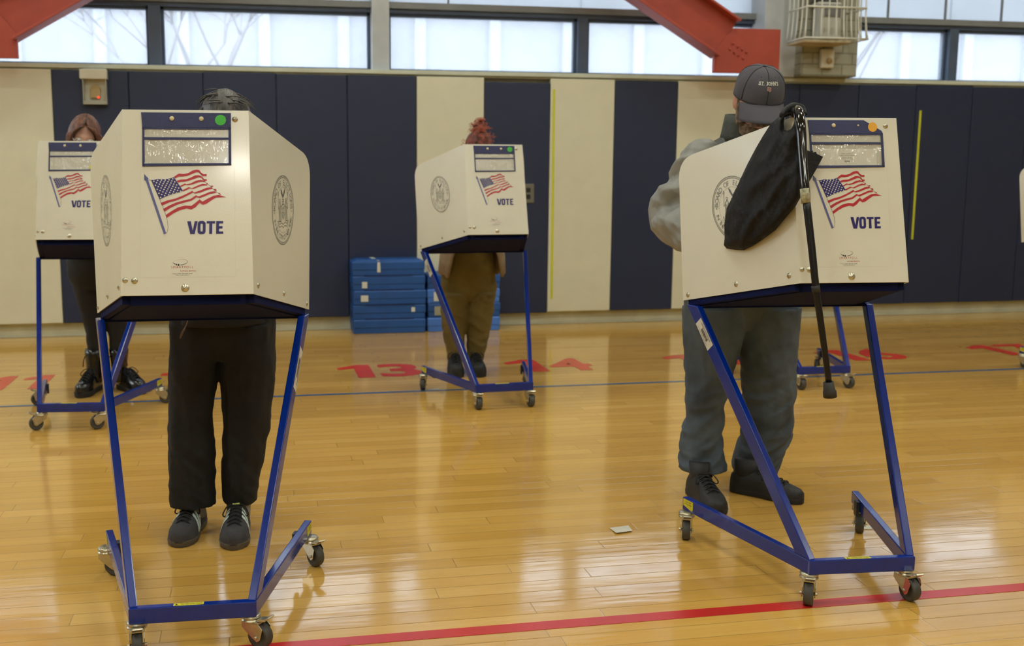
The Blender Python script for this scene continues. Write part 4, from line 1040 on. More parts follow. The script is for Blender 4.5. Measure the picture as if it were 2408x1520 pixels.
def shoe(parent, o0, toe, heel, w, hgt, mats, kind='sneaker', collar=.0, stripes=None, hem=.1):
    """built along heel->toe on the floor; parts: sole, upper(> laces, stripes)"""
    toe, heel = V(toe), V(heel); toe.z = heel.z = 0; d = toe-heel; Ln = d.length; d.normalize(); s = V((d.y, -d.x, 0))
    T = lambda x, y, z: heel+d*(x*Ln)+s*(y*w)+V((0, 0, z))-o0
    prof = [(-.0, .30), (.06, .40), (.2, .43), (.42, .40), (.62, .47), (.75, .50), (.87, .44), (.95, .30), (1.0, .12)]
    top = {'sneaker': [.062, .075, .085, .084, .066, .055, .046, .04, .03], 'boot': [.07, .085, .10, .10, .078, .062, .055, .048, .036]}[kind]
    st = .022 if kind == 'sneaker' else .034
    def outline(k, z, g=1.0):
        L_ = [T(x, -y*g, z) for x, y in prof]+[T(x, y*g, z) for x, y in reversed(prof)]; return L_
    m = MB(); a = outline(0, .001, .98); b = outline(0, st, 1.04); c = outline(0, st+.002, .98); n = len(a)
    m.add(a+b+c, [(i, (i+1) % n, n+(i+1) % n, n+i) for i in range(n)]+[(n+i, n+(i+1) % n, 2*n+(i+1) % n, 2*n+i) for i in range(n)], 0, True)
    tri = tessellate_polygon([a]); m.add(a, [tuple(t) for t in tri]); tri = tessellate_polygon([c]); m.add(c, [tuple(t) for t in tri])
    m.build('sole', mats[1], parent, bevel=.002)
    u = MB(); secs = []
    for (x, y), h in zip(prof, top):
        h = h*hgt; zc = st-.004; ring = []
        secs.append((x, y, h))
    nn = 18; vs = []
    for x, y, h in secs:
        for i in range(nn):
            t = pi*i/(nn-1); q = abs(cos(t))**.75*(1 if cos(t) >= 0 else -1)
            vs.append(T(x, q*y, st-.004+(h)*sin(t)**.8))
    fs = [(k*nn+i, k*nn+i+1, (k+1)*nn+i+1, (k+1)*nn+i) for k in range(len(secs)-1) for i in range(nn-1)]
    fs += [tuple(range(nn)), tuple((len(secs)-1)*nn+i for i in reversed(range(nn)))]
    u.add(vs, fs, 0, True)
    # ankle collar
    hz = .075*hgt+collar
    u.loft([(T(.19, 0, .05), s*w*.36, d*Ln*.17), (T(.185, 0, .05+hz*.5), s*w*.36, d*Ln*.165), (T(.19, 0, .05+hz), s*w*.38, d*Ln*.17)], 20)
    up = u.build('upper', mats[0], parent)
    l = MB()
    for i in range(5):
        x = .40+.078*i; k = (x-.2)/.22; j = min(len(secs)-2, 2+int(max(0, (x-.2)/.2))); 
        f = next(q for q in range(len(prof)-1) if prof[q][0] <= x <= prof[q+1][0]); t = (x-prof[f][0])/(prof[f+1][0]-prof[f][0]); z = st-.002+(top[f]*(1-t)+top[f+1]*t)*hgt
        l.tube([T(x, -.24, z-.012), T(x+.01, -.1, z+.001), T(x+.045, .1, z+.001), T(x+.05, .24, z-.013)], .0032, 6, sub=3)
        l.tube([T(x, .24, z-.012), T(x+.01, .1, z+.001), T(x+.045, -.1, z+.001), T(x+.05, -.24, z-.013)], .0032, 6, sub=3)
    z = st+top[2]*hgt
    for sx in (-1, 1): l.tube([T(.38, 0, z), T(.4, sx*.25, z+.006), T(.5, sx*.42, z-.018), T(.47, sx*.34, z-.03), T(.39, sx*.06, z)], .0026, 6, sub=4)
    l.build('laces', mats[2], up)
    if stripes:
        g = MB()
        for sx in (-1, 1):
            def itp(xx, arr):
                f = max(q for q in range(len(prof)-1) if prof[q][0] <= xx); t = (xx-prof[f][0])/(prof[f+1][0]-prof[f][0]); return arr[f]*(1-t)+arr[f+1]*t
            for i in range(3):
                x = .46+.09*i
                pt = lambda xx, t: T(xx, sx*(abs(cos(t))**.75)*itp(xx, [q[1] for q in prof])*1.02, st-.0025+itp(xx, top)*hgt*sin(t)**.8)+V((0, 0, .0012))
                P = []
                for q in range(5):
                    t = .10+.27*q; P += [pt(x-.09*q/4, t), pt(x+.05-.09*q/4, t)]
                g.add(P, [(2*q, 2*q+1, 2*q+3, 2*q+2) for q in range(4)])
        g.build('stripe_pattern', stripes, up, solid=.0015)
        g = MB(); z = st+.083*hgt; g.add([T(.30, -.12, z+.02), T(.30, .12, z+.02), T(.37, .12, z+.008), T(.37, -.12, z+.008)], [(0, 1, 2, 3)]); g.build('tongue_label', mat('pale_yellow_label', (206, 212, 120), .6), up, solid=.002)

def arm(mb, sh, el, wr, r=(.052, .043, .033, .026), off=0.0, disp=None, cut=1.0):
    sh, el, wr = V(sh), V(el), V(wr); w2 = el.lerp(wr, cut)
    mb.tube([sh, sh.lerp(el, .5), el, el.lerp(w2, .5), w2], [r[0]+off, (r[0]+r[1])/2+off, r[1]+off, (r[1]+r[2])/2+off, r[2]+off], 20, sub=6, disp=disp)

def make_person(cfg):
    o0 = V(cfg['base']); S = cfg
    bd = MB(); R = Rot(*S['head_rot']); hc = V(S['head']); nb = V(S['neck'])
    hs = S.get('hs', 1.0)
    head_shape(bd, hc, R, hs)
    hip, ch, sh = V(S['hip']), V(S['chest']), V(S['shoulder'])
    nk = hc+R @ V((0, .035, -.075))*hs
    bd.tube([nb+(nb-nk)*.6, nb, nk, hc+R @ V((0, .02, -.02))], [.07, .056, .054, .05], 18, sub=4)
    sw = S['sw']
    bd.loft(lerp_secs([ell(hip-V((0, 0, .12)), .13, .1), ell(hip, .15, .1), ell(hip.lerp(ch, .5), .125, .09), ell(ch, .145, .1), ell(sh-V((0, 0, .03)), sw*.8, .08), ell(sh+V((0, 0, .03)), sw*.45, .06)], 4), 24)
    for sx in (-1, 1):
        a = S['armL'] if sx < 0 else S['armR']
        arm(bd, a[0], a[1], a[2]); dd = V(a[2])-V(a[1]); dd.z *= .25
        hand(bd, a[2], dd+V((-.3*sx*.2, 0, 0)), (0, 0, 1), 1 if sx > 0 else -1)
    for L_ in (S['legL'], S['legR']):
        secs = [(c, a*.62, b*.62) for c, a, b in L_]
        secs[-1] = (secs[-1][0], secs[-1][1].normalized()*.034, secs[-1][2].normalized()*.038)
        ft = V((secs[-1][0].x, secs[-1][0].y, .05))
        secs.append((ft, V((.030, 0, 0)), V((0, .038, 0))))
        bd.loft(secs, 18)
    p = bd.build('person', S['skin'], origin=o0, remesh=S.get('vox', .0065), smooth=2)
    tag(p, S['label'], 'person')
    # eyes
    for sx in (-1, 1):
        e = MB(); c = hc+R @ (V((sx*.031, -.083, .003))*hs); e.ball(c-o0, .0118*hs, 14); e.ball(c+R @ V((0, -.0075*hs, -.002))-o0, .0062*hs, 10, 1); e.build('eye', [M_EYEW, M_IRIS], p)
    # trousers
    t = MB(); D = cloth_folds(*S['cf'], seed=S.get('seed', 0)) if 'cf' in S else folds(S.get('fold', .012), seed=S.get('seed', 0))
    for L_ in (S['legL'], S['legR']): t.loft([(c-o0, a, b) for c, a, b in lerp_secs(L_, 8)], 48, disp=D)
    t.loft([(c-o0, a, b) for c, a, b in lerp_secs(S['pelvis'], 4)], 30, disp=D)
    tr = t.build(S.get('legname', 'trousers'), S['legmat'], p, remesh=S.get('tvox', .008), smooth=1)
    return p, tr, R, hc, o0

def top_garment(S, p, o0, name, m_body, m_sleeve, off=.03, hem=.12, fold=.01, cut=.88, vox=.008, sl=(.062, .056, .05), split=True):
    hip, ch, sh = V(S['hip']), V(S['chest']), V(S['shoulder']); sw = S['sw']; D = folds(fold, 8, 16, S.get('seed', 0)+3)
    t = MB(); secs = [ell(hip-V((0, 0, hem)), .175+off*.3, .125+off*.3), ell(hip, .165+off*.4, .12+off*.4), ell(hip.lerp(ch, .5), .15+off*.5, .11+off*.5), ell(ch, .155+off, .11+off*.6), ell(sh-V((0, 0, .05)), sw*.86+off*.6, .095+off*.3), ell(sh+V((0, 0, .015)), sw*.74, .082), ell((sh+V((0, 0, .02))).lerp(V(S['neck']), .5), sw*.5, .078), ell(V(S['neck']), .075, .07)]
    t.loft([(c-o0, a, b) for c, a, b in lerp_secs(secs, 5)], 34, disp=D)
    if not split:
        for a in (S['armL'], S['armR']): arm(t, V(a[0])-o0, V(a[1])-o0, V(a[2])-o0, (sl[0], sl[1], sl[2]*.95, sl[2]*.85), disp=D, cut=cut)
    g = t.build(name, m_body, p, remesh=vox, smooth=2)
    if split:
        D = ridges(.024, 6, 11, 2.0)
        for a in (S['armL'], S['armR']):
            t = MB(); arm(t, V(a[0])-o0, V(a[1])-o0, V(a[2])-o0, (sl[0], sl[1], sl[2], sl[2]*.9), disp=D, cut=cut); t.ball(V(a[0])-o0, sl[0]*1.0, 18); t.build('sleeve', m_sleeve, p, remesh=.006, smooth=1)
    return g

# --- voter at the nearest left booth: black trousers, dark hair
Y1p = 3.86
S = dict(base=(at(520, 1240, Y1p).x, Y1p, 0), label='person with dark hair, wide black trousers and striped grey sneakers at the nearest left booth', skin=M_SKIN, seed=1.3,
    legL=legs_px([(760, 398, 522), (850, 399, 514), (885, 399, 510), (930, 400, 503), (1000, 400, 500), (1080, 402, 503), (1150, 404, 507), (1186, 404, 505)], Y1p),
    legR=legs_px([(760, 516, 650), (850, 517, 646), (885, 519, 643), (930, 524, 640), (1000, 526, 630), (1080, 524, 616), (1150, 524, 603), (1180, 526, 598)], Y1p),
    pelvis=legs_px([(660, 410, 640), (700, 402, 646, 0, .12), (760, 398, 650, 0, .102), (805, 399, 648, 0, .084), (845, 420, 626, 0, .055)], Y1p, .62),
    legmat=mat('black_linen', (19, 19, 21), .85, var=.15, vs=30, bump=.25, bs=260), cf=(.014, .006, .7), tvox=.006, sw=.18)
hx = at(525, 760, Y1p).x
S.update(hip=(hx, Y1p, .93), chest=(hx, Y1p-.05, 1.16), shoulder=(hx, Y1p-.09, 1.335), neck=(hx+.0, Y1p-.12, 1.40))
hd = at(531, 300, Y1p-.2); S.update(head=hd, head_rot=(.0, .62, 0), armL=((hx-.175, Y1p-.09, 1.32), (hx-.225, Y1p-.12, 1.06), (hx-.12, Y1p-.38, 1.0)), armR=((hx+.175, Y1p-.09, 1.32), (hx+.22, Y1p-.12, 1.06), (hx+.12, Y1p-.4, 1.0)))
p, tr, R, hc, o0 = make_person(S)
top_garment(S, p, o0, 'sweater', mat('black_jersey', (26, 26, 30), .85, bump=.2, bs=200), None, off=.025, split=False)
M_HAIRD = mat('dark_grey_hair', (38, 36, 36), .45, c2=(92, 88, 86), vs=30, stretch=(1, .25, .25), bump=.6, bs=140)
h = MB()
def hairp(p_, c_, k, t): 
    q = p_*34; return p_+(p_-c_).normalized()*.006*noise.noise(q)
vs = MB(); vs.ball(V((0, 0, 0)), (.088, .108, .125), 40)
for v in vs.v:
    if v.z < 0 and v.y < -.02: v.z *= .15
    if v.y < -.06 and v.z < .06: v.y = -.085
    nn = noise.noise(V((v.x*26, v.y*9, v.z*9)))*.008+noise.noise(V((v.x*70, v.y*20, v.z*30)))*.004
    v += v.normalized()*nn
h.add([hc+R @ (v+V((0, .008, .012)))-o0 for v in vs.v], vs.f, 0, True)
for i in range(46):
    a = random.uniform(-1.3, 1.3); b = random.uniform(-.7, .9)
    d = V((sin(a)*cos(b), -sin(b)*.9, cos(a)*cos(b))); s0 = V((d.x*.085, d.y*.105, abs(d.z)*.12+.012)); tang = V((d.z*(1 if a > 0 else -1), random.uniform(-.3, .3), -d.x*(1 if a > 0 else -1))).normalized()
    h.tube([hc+R @ (s0)-o0, hc+R @ (s0*1.05+tang*.03)-o0, hc+R @ (s0*1.0+tang*.07)-o0], [.003, .0025, .0008], 5, sub=3)
h.build('hair', M_HAIRD, p)
M_SUEDE = mat('charcoal_suede', (62, 61, 65), .9, var=.12, vs=40, bump=.3, bs=400); M_GUM = mat('grey_gum_sole', (84, 76, 64), .7); M_LACE = mat('black_lace', (22, 22, 24), .8); M_STRIPE = mat('pale_mint_leather', (196, 212, 208), .5)
M_SOCK = mat('grey_knit_sock', (150, 150, 146), .9, bump=.4, bs=300)
for (tu, tv, hu, ex) in ((420, 1290, 462, 0), (549, 1296, 560, 0)):
    toe = fl(tu, tv); hy = toe.y+.285; hl = at(hu, 1180, hy); hl.z = 0
    shoe(p, o0, toe, hl, .112, 1.05, (M_SUEDE, M_GUM, M_LACE), stripes=M_STRIPE)
    k = MB(); c = hl.lerp(toe, .18); lc = S['legL' if tu < 500 else 'legR'][-1][0]; k.loft([(V((c.x+(lc.x-c.x)*t, c.y+(lc.y+.004-c.y)*t, z))-o0, V((.045, 0, 0)), V((0, .05, 0))) for z, t in ((.05, .5), (.085, .85), (.15, 1))], 20); k.build('sock', M_SOCK, p)
k = MB(); k.tube([at(442, 735, Y1p-.17)-o0, at(440, 760, Y1p-.175)-o0, at(428, 782, Y1p-.175)-o0, at(424, 796, Y1p-.17)-o0, at(436, 770, Y1p-.178)-o0, at(447, 738, Y1p-.17)-o0], .0017, 6, sub=4)
k.build('drawstring', mat('tan_cord', (120, 96, 84), .8), tr)

# --- man in cap at the nearest right booth
Y4 = 4.0
S4 = dict(base=(at(1745, 1200, Y4).x, Y4, 0), label='person in grey cap, two-tone grey jacket and faded jeans, leaning over a booth', skin=M_SKIN2, seed=4.1, vox=.005,
    legL=legs_px([(720, 1611, 1748, .03), (790, 1611, 1742, .03), (860, 1615, 1722, .02), (930, 1618, 1706, .0), (980, 1616, 1695, .0), (1030, 1609, 1692, .0), (1070, 1605, 1696, -.01), (1104, 1606, 1700, -.02)], Y4),
    legR=legs_px([(720, 1738, 1876, .03), (790, 1743, 1870, .03), (860, 1748, 1864, .02), (930, 1753, 1862, .02), (985, 1756, 1861, .02), (1030, 1748, 1851, .03), (1070, 1737, 1832, .04), (1100, 1730, 1821, .05), (1124, 1734, 1814, .05)], Y4),
    pelvis=legs_px([(640, 1625, 1862, 0), (680, 1614, 1872, 0, .132), (710, 1611, 1876, .02, .118), (745, 1613, 1873, .03, .09), (775, 1640, 1840, .03, .055)], Y4, .6),
    legmat=mat('faded_denim', (52, 61, 72), .85, c2=(84, 96, 108), vs=5, bump=.3, bs=420), cf=(.006, .013, .7), tvox=.006, sw=.215)
hx = at(1742, 700, Y4).x
S4.update(hip=(hx, Y4+.02, .97), chest=(hx-.0, Y4-.05, 1.25), shoulder=(at(1745, 350, Y4-.10).x, Y4-.10, 1.475), neck=(at(1757, 300, Y4-.13).x, Y4-.13, 1.55))
S4.update(head=at(1781, 240, Y4-.27), head_rot=(-.2, .52, .04), hs=1.02)
e4 = at(1577, 512, Y4-.06)
S4.update(armL=(at(1652, 375, Y4-.1), e4, at(1725, 600, Y4-.52)), armR=(at(1832, 385, Y4-.1), at(1860, 560, Y4-.05), at(1830, 620, Y4-.5)))
p4, tr4, R4, h4, o4 = make_person(S4)
M_JD = mat('dark_grey_green_nylon', (62, 66, 62), .5, var=.12, vs=9, bump=.2, bs=60); M_JL = mat('light_grey_nylon', (132, 132, 126), .5, var=.1, vs=9, bump=.25, bs=50)
top_garment(S4, p4, o4, 'jacket', M_JD, M_JL, off=.04, hem=.10, fold=.018, cut=.93, vox=.007, sl=(.086, .084, .066))
# standing collar
def collar(S, o0, mt, p, r=.088, h=.085, tilt=V((0, .03, 0)), gap=.9):
    m = MB(); nb = V(S['neck']); n = 40; vs = []; dn = V((0, -.25, 1)).normalized()
    for j in range(5):
        for i in range(n+1):
            t = -pi/2+gap/2+(2*pi-gap)*i/n; rr = r*(1.12-.05*j/4+.03*noise.noise(V((t*2, j, 3))))
            c = nb+V((0, .0, -.045))+dn*(h*1.25*j/4)+tilt*(j/4)
            vs.append(c+V((cos(t)*rr, sin(t)*rr*1.05, .014*cos(t*1)*0+.012*sin(t)))-o0)
    m.add(vs, [(j*(n+1)+i, j*(n+1)+i+1, (j+1)*(n+1)+i+1, (j+1)*(n+1)+i) for j in range(4) for i in range(n)], 0, True)
    return m.build('collar', mt, p, solid=.008)
collar(S4, o4, mat('dark_olive_lining', (56, 60, 52), .6, bump=.3, bs=60), p4, r=.092, h=.085, tilt=V((0, -.01, 0)))
# beard and grey side hair
bm_ = MB(); vs = MB(); vs.ball(V((0, 0, 0)), (.064, .06, .052), 30)
for v in vs.v: v += v.normalized()*(.005*noise.noise(v*90)+.003*noise.noise(v*220))
bm_.add([h4+R4 @ (v*.94+V((0, -.045, -.09)))-o4 for v in vs.v], vs.f, 0, True)
bm_.tube([h4+R4 @ V(q)-o4 for q in ((-.04, -.088, -.06), (-.02, -.106, -.045), (0, -.112, -.04), (.02, -.106, -.045), (.04, -.088, -.06))], [.006, .009, .01, .009, .006], 10, sub=3)
for s in (-1, 1): bm_.tube([h4+R4 @ V((s*x, y, z))-o4 for x, y, z in ((.072, -.012, .0), (.072, -.028, -.035), (.062, -.05, -.07))], [.009, .012, .018], 10, sub=3)
bm_.build('beard', mat('grey_brown_beard', (104, 82, 68), .85, c2=(156, 134, 114), vs=60, bump=.8, bs=300), p4)
vs = MB(); vs.ball(V((0, 0, 0)), (.083, .104, .12), 30); hh = MB()
vs.v = [V((v.x, max(v.y, -.03), v.z)) for v in vs.v]
hh.add([h4+R4 @ (V((v.x, v.y, max(min(v.z, .06), -.045)))+V((0, .008, 0)))-o4 for v in vs.v], vs.f, 0, True); hh.build('hair', mat('short_grey_hair', (112, 100, 88), .8, vs=60, bump=.8, bs=300), p4)
# cap
M_CAP = mat('washed_charcoal_twill', (76, 74, 82), .85, var=.08, vs=8, bump=.25, bs=500); M_CAPD = mat('cap_stitch_dark', (38, 38, 44), .9)
RC = R4 @ Rot(0, -.10, 0); cc = h4+R4 @ V((0, .004, .022))
def cap_pt(az, el, h=0.0):
    """az 0 = front, el 0 rim .. 1 top"""
    a = el*pi/2; b = 1+.04*(cos(3*az))**2*sin(a)
    x = sin(az)*cos(a)**.72*.094*b; y = -cos(az)*cos(a)**.72*.113*b; z = .118*sin(a)**.92
    n = V((x/.094**2, y/.113**2, z/.11**2)).normalized(); h += .0035*noise.noise(V((sin(az)*3, cos(az)*3, el*3)))*(el < .95)
    return cc+RC @ (V((x, y, z))+n*h)-o4
m = MB(); n, k_ = 60, 22; vs = []
for j in range(k_+1):
    for i in range(n):
        az = 2*pi*i/n; el = j/k_; w = 0
        seam = -.0016*max(0, 1-abs(((az+pi/6) % (pi/3))-pi/6)/.06)
        vs.append(cap_pt(az, min(el, .999), w+seam))
m.add(vs, [(j*n+i, j*n+(i+1) % n, (j+1)*n+(i+1) % n, (j+1)*n+i) for j in range(k_) for i in range(n)], 0, True)
cap = m.build('cap', M_CAP, p4, solid=.003)
m = MB(); m.ball(cap_pt(0, .999, .002), (.008, .008, .004), 12, M=RC); m.build('button', M_CAPD, cap)
m = MB(); nb_, rows = 30, 8; vs = []
for j in range(rows+1):
    t = j/rows
    for i in range(nb_+1):
        s = -1+2*i/nb_; az = s*1.12
        bx, by = sin(az)*.094, -cos(az)*.113
        ln = .098*sqrt(max(0, 1-(s*.98)**2))**.55
        vs.append(cc+RC @ V((bx*(1+.04*t), by-ln*t, (.004-.03*(s*s)*(.4+.6*t)-.016*t-.022*t*t)))-o4)
m.add(vs, [(j*(nb_+1)+i, j*(nb_+1)+i+1, (j+1)*(nb_+1)+i+1, (j+1)*(nb_+1)+i) for j in range(rows) for i in range(nb_)], 0, True); m.build('brim', M_CAP, cap, solid=.003)
m = MB(); m.tube([cap_pt(-1.2+2.4*i/20, .015, .001) for i in range(21)], .0022, 6, sub=1); m.build('brim_seam', M_CAPD, cap)
m = MB()
for k in range(6): m.tube([cap_pt(k*pi/3, .03+.95*i/14, .0012) for i in range(15)], .0011, 5, sub=1)
m.build('crown_seam_pattern', M_CAPD, cap)
m = MB()
for az in (-.42, .42): m.ball(cap_pt(az, .62, .0008), (.0028, .0028, .0015), 8, M=RC)
m.build('eyelet_pattern', M_CAPD, cap)
m = MB(); m.flat = True
CQ = lambda h: (lambda x, y: cap_pt(x*1.7/.108+.02, .47-y*1.35/.155, h))
word = "ST. JOHN'S"; xs = -.034
wd = [.0062, .0062, .0022, .0028, .0056, .0072, .0072, .0076, .0022, .0062]
tot = sum(wd)+.0010*9; x = -tot/2
for ch, w_ in zip(word, wd):
    if ch != ' ':
        hh_ = .0105 if ch not in ".'" else .0025
        yy = .0026*((x+w_/2)/(tot/2))**2+(.004 if ch == '.' else -.0042 if ch == "'" else 0)
        put_text(m, ch, CQ(.0024), x+w_/2, yy, w=w_, h=hh_, bold=.03)
        if ch in 'THJN':
            for e_ in (-1, 1):
                if ch in 'HN' : 
                    for q_ in (-1, 1): put_line(m, [(x+w_/2+q_*w_*.38-.0014, yy+e_*.0048), (x+w_/2+q_*w_*.38+.0014, yy+e_*.0048)], .0012, CQ(.0025))
                elif (ch == 'T' and e_ > 0) or (ch == 'J' and e_ < 0): put_line(m, [(x+w_/2-.002, yy+e_*.0048), (x+w_/2+.0022, yy+e_*.0048)], .0012, CQ(.0025))
    x += w_+.0010
m.build('embroidered_name', mat('white_thread', (206, 204, 190), .8), cap)
m = MB(); m.flat = True
put_text(m, 'S', CQ(.0022), -.0025, .0135, w=.0066, h=.0105, bold=.05, mi=1); put_text(m, 'J', CQ(.0024), .0022, .0155, w=.0062, h=.0105, bold=.05, mi=1)
put_text(m, 'S', CQ(.0027), -.0025, .0135, w=.0054, h=.0088, bold=.0, mi=0); put_text(m, 'J', CQ(.0029), .0022, .0155, w=.005, h=.0088, bold=.0, mi=0)
m.build('embroidered_monogram', [mat('red_thread', (176, 34, 60), .8), MATS['white_thread']], cap)
M_BLS = mat('worn_black_leather', (26, 26, 27), .6, var=.2, vs=20, bump=.2, bs=200); M_BSO = mat('black_sole', (30, 30, 31), .7)
toe = fl(1692, 1216); hl = at(1632, 1150, 3.975); hl.z = 0; shoe(p4, o4, toe, hl, .112, 1.1, (M_BLS, M_BSO, M_LACE), collar=.02)
toe = fl(1888, 1186); hl = fl(1722, 1152); shoe(p4, o4, toe, hl, .108, 1.05, (M_BLS, M_BSO, M_LACE), collar=.02)
m = MB()
for L_ in (S4['legL'], S4['legR']):
    c = L_[-1][0]; m2 = MB(); m2.loft([(V((c.x, c.y, z))-o4, V((.042, 0, 0)), V((0, .044, 0))) for z in (.07, .11, .16)], 18); m2.build('sock', mat('black_sock', (20, 20, 21), .9), p4)

# --- brown-haired woman at the far left booth
Y2 = 6.62
S2 = dict(base=(at(245, 930, Y2).x, Y2, 0), label='person with long brown hair, black leggings and lace-up boots at the distant left booth', skin=M_SKIN, seed=2.2, hs=.97, vox=.006,
    legL=legs_px([(640, 166, 236), (700, 178, 240), (760, 196, 244), (800, 204, 246), (850, 207, 242), (880, 209, 238)], Y2),
    legR=legs_px([(640, 232, 304), (700, 240, 304), (760, 250, 302), (800, 256, 300), (850, 260, 298), (880, 264, 298)], Y2),
    pelvis=legs_px([(590, 158, 300), (620, 156, 304), (650, 160, 304), (680, 176, 300)], Y2, .6), legmat=mat('black_leggings', (16, 16, 18), .7), legname='leggings', fold=.006, sw=.17)
hx = at(229, 640, Y2).x
S2.update(hip=(hx, Y2, .98), chest=(hx-.01, Y2-.05, 1.23), shoulder=(hx-.03, Y2-.08, 1.42), neck=(hx-.04, Y2-.09, 1.49), head=at(199, 322, Y2-.16), head_rot=(.12, .36, .12))
S2.update(armL=((hx-.20, Y2-.08, 1.40), (hx-.24, Y2-.1, 1.13), (hx-.14, Y2-.38, 1.02)), armR=((hx+.14, Y2-.08, 1.40), (hx+.2, Y2-.1, 1.13), (hx+.06, Y2-.38, 1.02)))
p2, tr2, R2, h2, o2 = make_person(S2)
top_garment(S2, p2, o2, 'sweater', mat('black_knit', (24, 24, 27), .9, bump=.3, bs=160), None, off=.03, split=False)
M_HAIRB = mat('auburn_brown_hair', (64, 40, 30), .4, c2=(132, 84, 62), vs=22, stretch=(2.2, 2.2, .3), bump=.5, bs=90)
hm = MB(); vs = []; n, k_ = 56, 26
for j in range(k_+1):
    t = j/k_
    for i in range(n+1):
        gp = .78*max(0, min(1, (t-.19)/.17))**.6; a = -pi/2+gp+(2*pi-2*gp)*i/n     # open at the face below the hairline
        if t < .42:
            e_ = t/.42*pi/2; fr = max(0, -sin(a)); x = cos(a)*sin(e_)*.094; y = sin(a)*sin(e_)*.112; z = cos(e_)*.136
        else:
            u = (t-.42)/.58; x = cos(a)*(.094+.018*sin(u*pi)-.01*u); y = sin(a)*(.112-.03*u)+.01*u; z = -.30*u
        w = .007*noise.noise(V((a*5, t*2, 1)))+.003*noise.noise(V((a*18, t*3, 4)))
        d = V((x, y, 0)); d = d.normalized() if d.length > 1e-5 else V((0, 0, 1))
        vs.append(h2+R2 @ (V((x, y, z+.002))+d*w)-o2)
hm.add(vs, [(j*(n+1)+i, j*(n+1)+i+1, (j+1)*(n+1)+i+1, (j+1)*(n+1)+i) for j in range(k_) for i in range(n)], 0, True)
# loose locks framing the face
for s in (-1, 1):
    for i in range(4):
        hm.tube([h2+R2 @ V(q)-o2 for q in ((s*(.012+.014*i), -.092+.006*i, .096-.006*i), (s*(.05+.01*i), -.088+.01*i, .07-.01*i), (s*(.076+.006*i), -.068+.008*i, .015), (s*(.088+.003*i), -.045, -.07))], [.004, .006, .007, .004], 8, sub=4)
hm.build('hair', M_HAIRB, p2, solid=.006)
g = MB()
for s in (-1, 1):
    g.tube([h2+R2 @ (V((s*.033+.024*cos(t*pi/8), -.108, .003+.02*sin(t*pi/8))))-o2 for t in range(17)], .0018, 6, sub=1)
    g.tube([h2+R2 @ V((s*.057, -.107, .008))-o2, h2+R2 @ V((s*.08, -.03, .008))-o2, h2+R2 @ V((s*.082, .01, .0))-o2], .0018, 6, sub=2)
g.tube([h2+R2 @ V((-.009, -.112, .006))-o2, h2+R2 @ V((.009, -.112, .006))-o2], .0018, 6, sub=1); g.build('eyeglasses', mat('clear_pale_frame', (210, 206, 204), .2), p2)
M_BOOT = mat('polished_black_leather', (18, 18, 19), .22, coat=.4)
for (tu, tv, hu, hv, L_) in ((190, 936, 232, 905, S2['legL']), (308, 920, 276, 893, S2['legR'])):
    toe = fl(tu, tv); c = L_[-1][0]; hl = V((c.x, c.y+.06, 0)); toe2 = hl+(toe-hl).normalized()*.29
    shoe(p2, o2, toe2, hl, .11, 1.1, (M_BOOT, M_BSO, M_LACE), kind='boot', collar=.0)
    b = MB(); b.loft([(V((c.x, c.y, z))-o2, V((r, 0, 0)), V((0, r*1.15, 0))) for z, r in ((.06, .05), (.12, .05), (.18, .052), (.24, .058), (.27, .06))], 20, disp=folds(.004, 10, 40, 2)); sf = b.build('boot_shaft', M_BOOT, p2)
    l = MB()
    for i in range(6):
        z = .12+.022*i; l.tube([V((c.x-.025, c.y-.056, z))-o2, V((c.x+.025, c.y-.056, z+.012))-o2], .003, 6, sub=1); l.tube([V((c.x+.025, c.y-.056, z))-o2, V((c.x-.025, c.y-.056, z+.012))-o2], .003, 6, sub=1)
    for s in (-1, 1): l.tube([V((c.x, c.y-.06, .255))-o2, V((c.x+s*.045, c.y-.075, .235))-o2, V((c.x+s*.06, c.y-.07, .17))-o2], .003, 6, sub=3)
    l.build('boot_laces', M_LACE, sf)

# --- red-haired voter at the middle booth
Y3 = 6.82
S3 = dict(base=(at(1100, 880, Y3).x, Y3, 0), label='person with curly red bun, beige coat and olive trousers at a distant booth', skin=M_SKIN, seed=3.7, hs=.97, vox=.0065,
    legL=legs_px([(690, 1036, 1103), (730, 1037, 1098), (770, 1040, 1095), (800, 1045, 1094), (830, 1050, 1091), (851, 1053, 1090)], Y3),
    legR=legs_px([(690, 1100, 1166), (730, 1100, 1160), (770, 1098, 1153), (800, 1097, 1147), (830, 1098, 1140), (849, 1099, 1136)], Y3),
    pelvis=legs_px([(590, 1048, 1158), (620, 1042, 1162), (655, 1037, 1166, 0, .1), (688, 1037, 1166, 0, .08), (708, 1052, 1150, 0, .05)], Y3, .66), legmat=mat('olive_corduroy', (104, 90, 46), .9, var=.12, vs=8, bump=.3, bs=200), fold=.011, sw=.175)
hx = at(1106, 640, Y3).x
S3.update(hip=(hx, Y3, .93), chest=(hx+.01, Y3-.04, 1.17), shoulder=(hx+.02, Y3-.08, 1.35), neck=(hx+.03, Y3-.1, 1.42), head=at(1126, 352, Y3-.2), head_rot=(0, .55, 0))
S3.update(armL=((hx-.155, Y3-.08, 1.33), (hx-.2, Y3-.1, 1.08), (hx-.08, Y3-.36, 1.0)), armR=((hx+.195, Y3-.08, 1.33), (hx+.23, Y3-.1, 1.08), (hx+.12, Y3-.38, 1.0)))
p3, tr3, R3, h3, o3 = make_person(S3)
M_COAT = mat('beige_grey_wool', (142, 128, 108), .9, var=.1, vs=30, bump=.4, bs=180); M_SHIRT = mat('brown_shirt', (70, 58, 44), .9)
top_garment(S3, p3, o3, 'shirt', M_SHIRT, None, off=.0, split=False, hem=.03, sl=(.055, .05, .045))
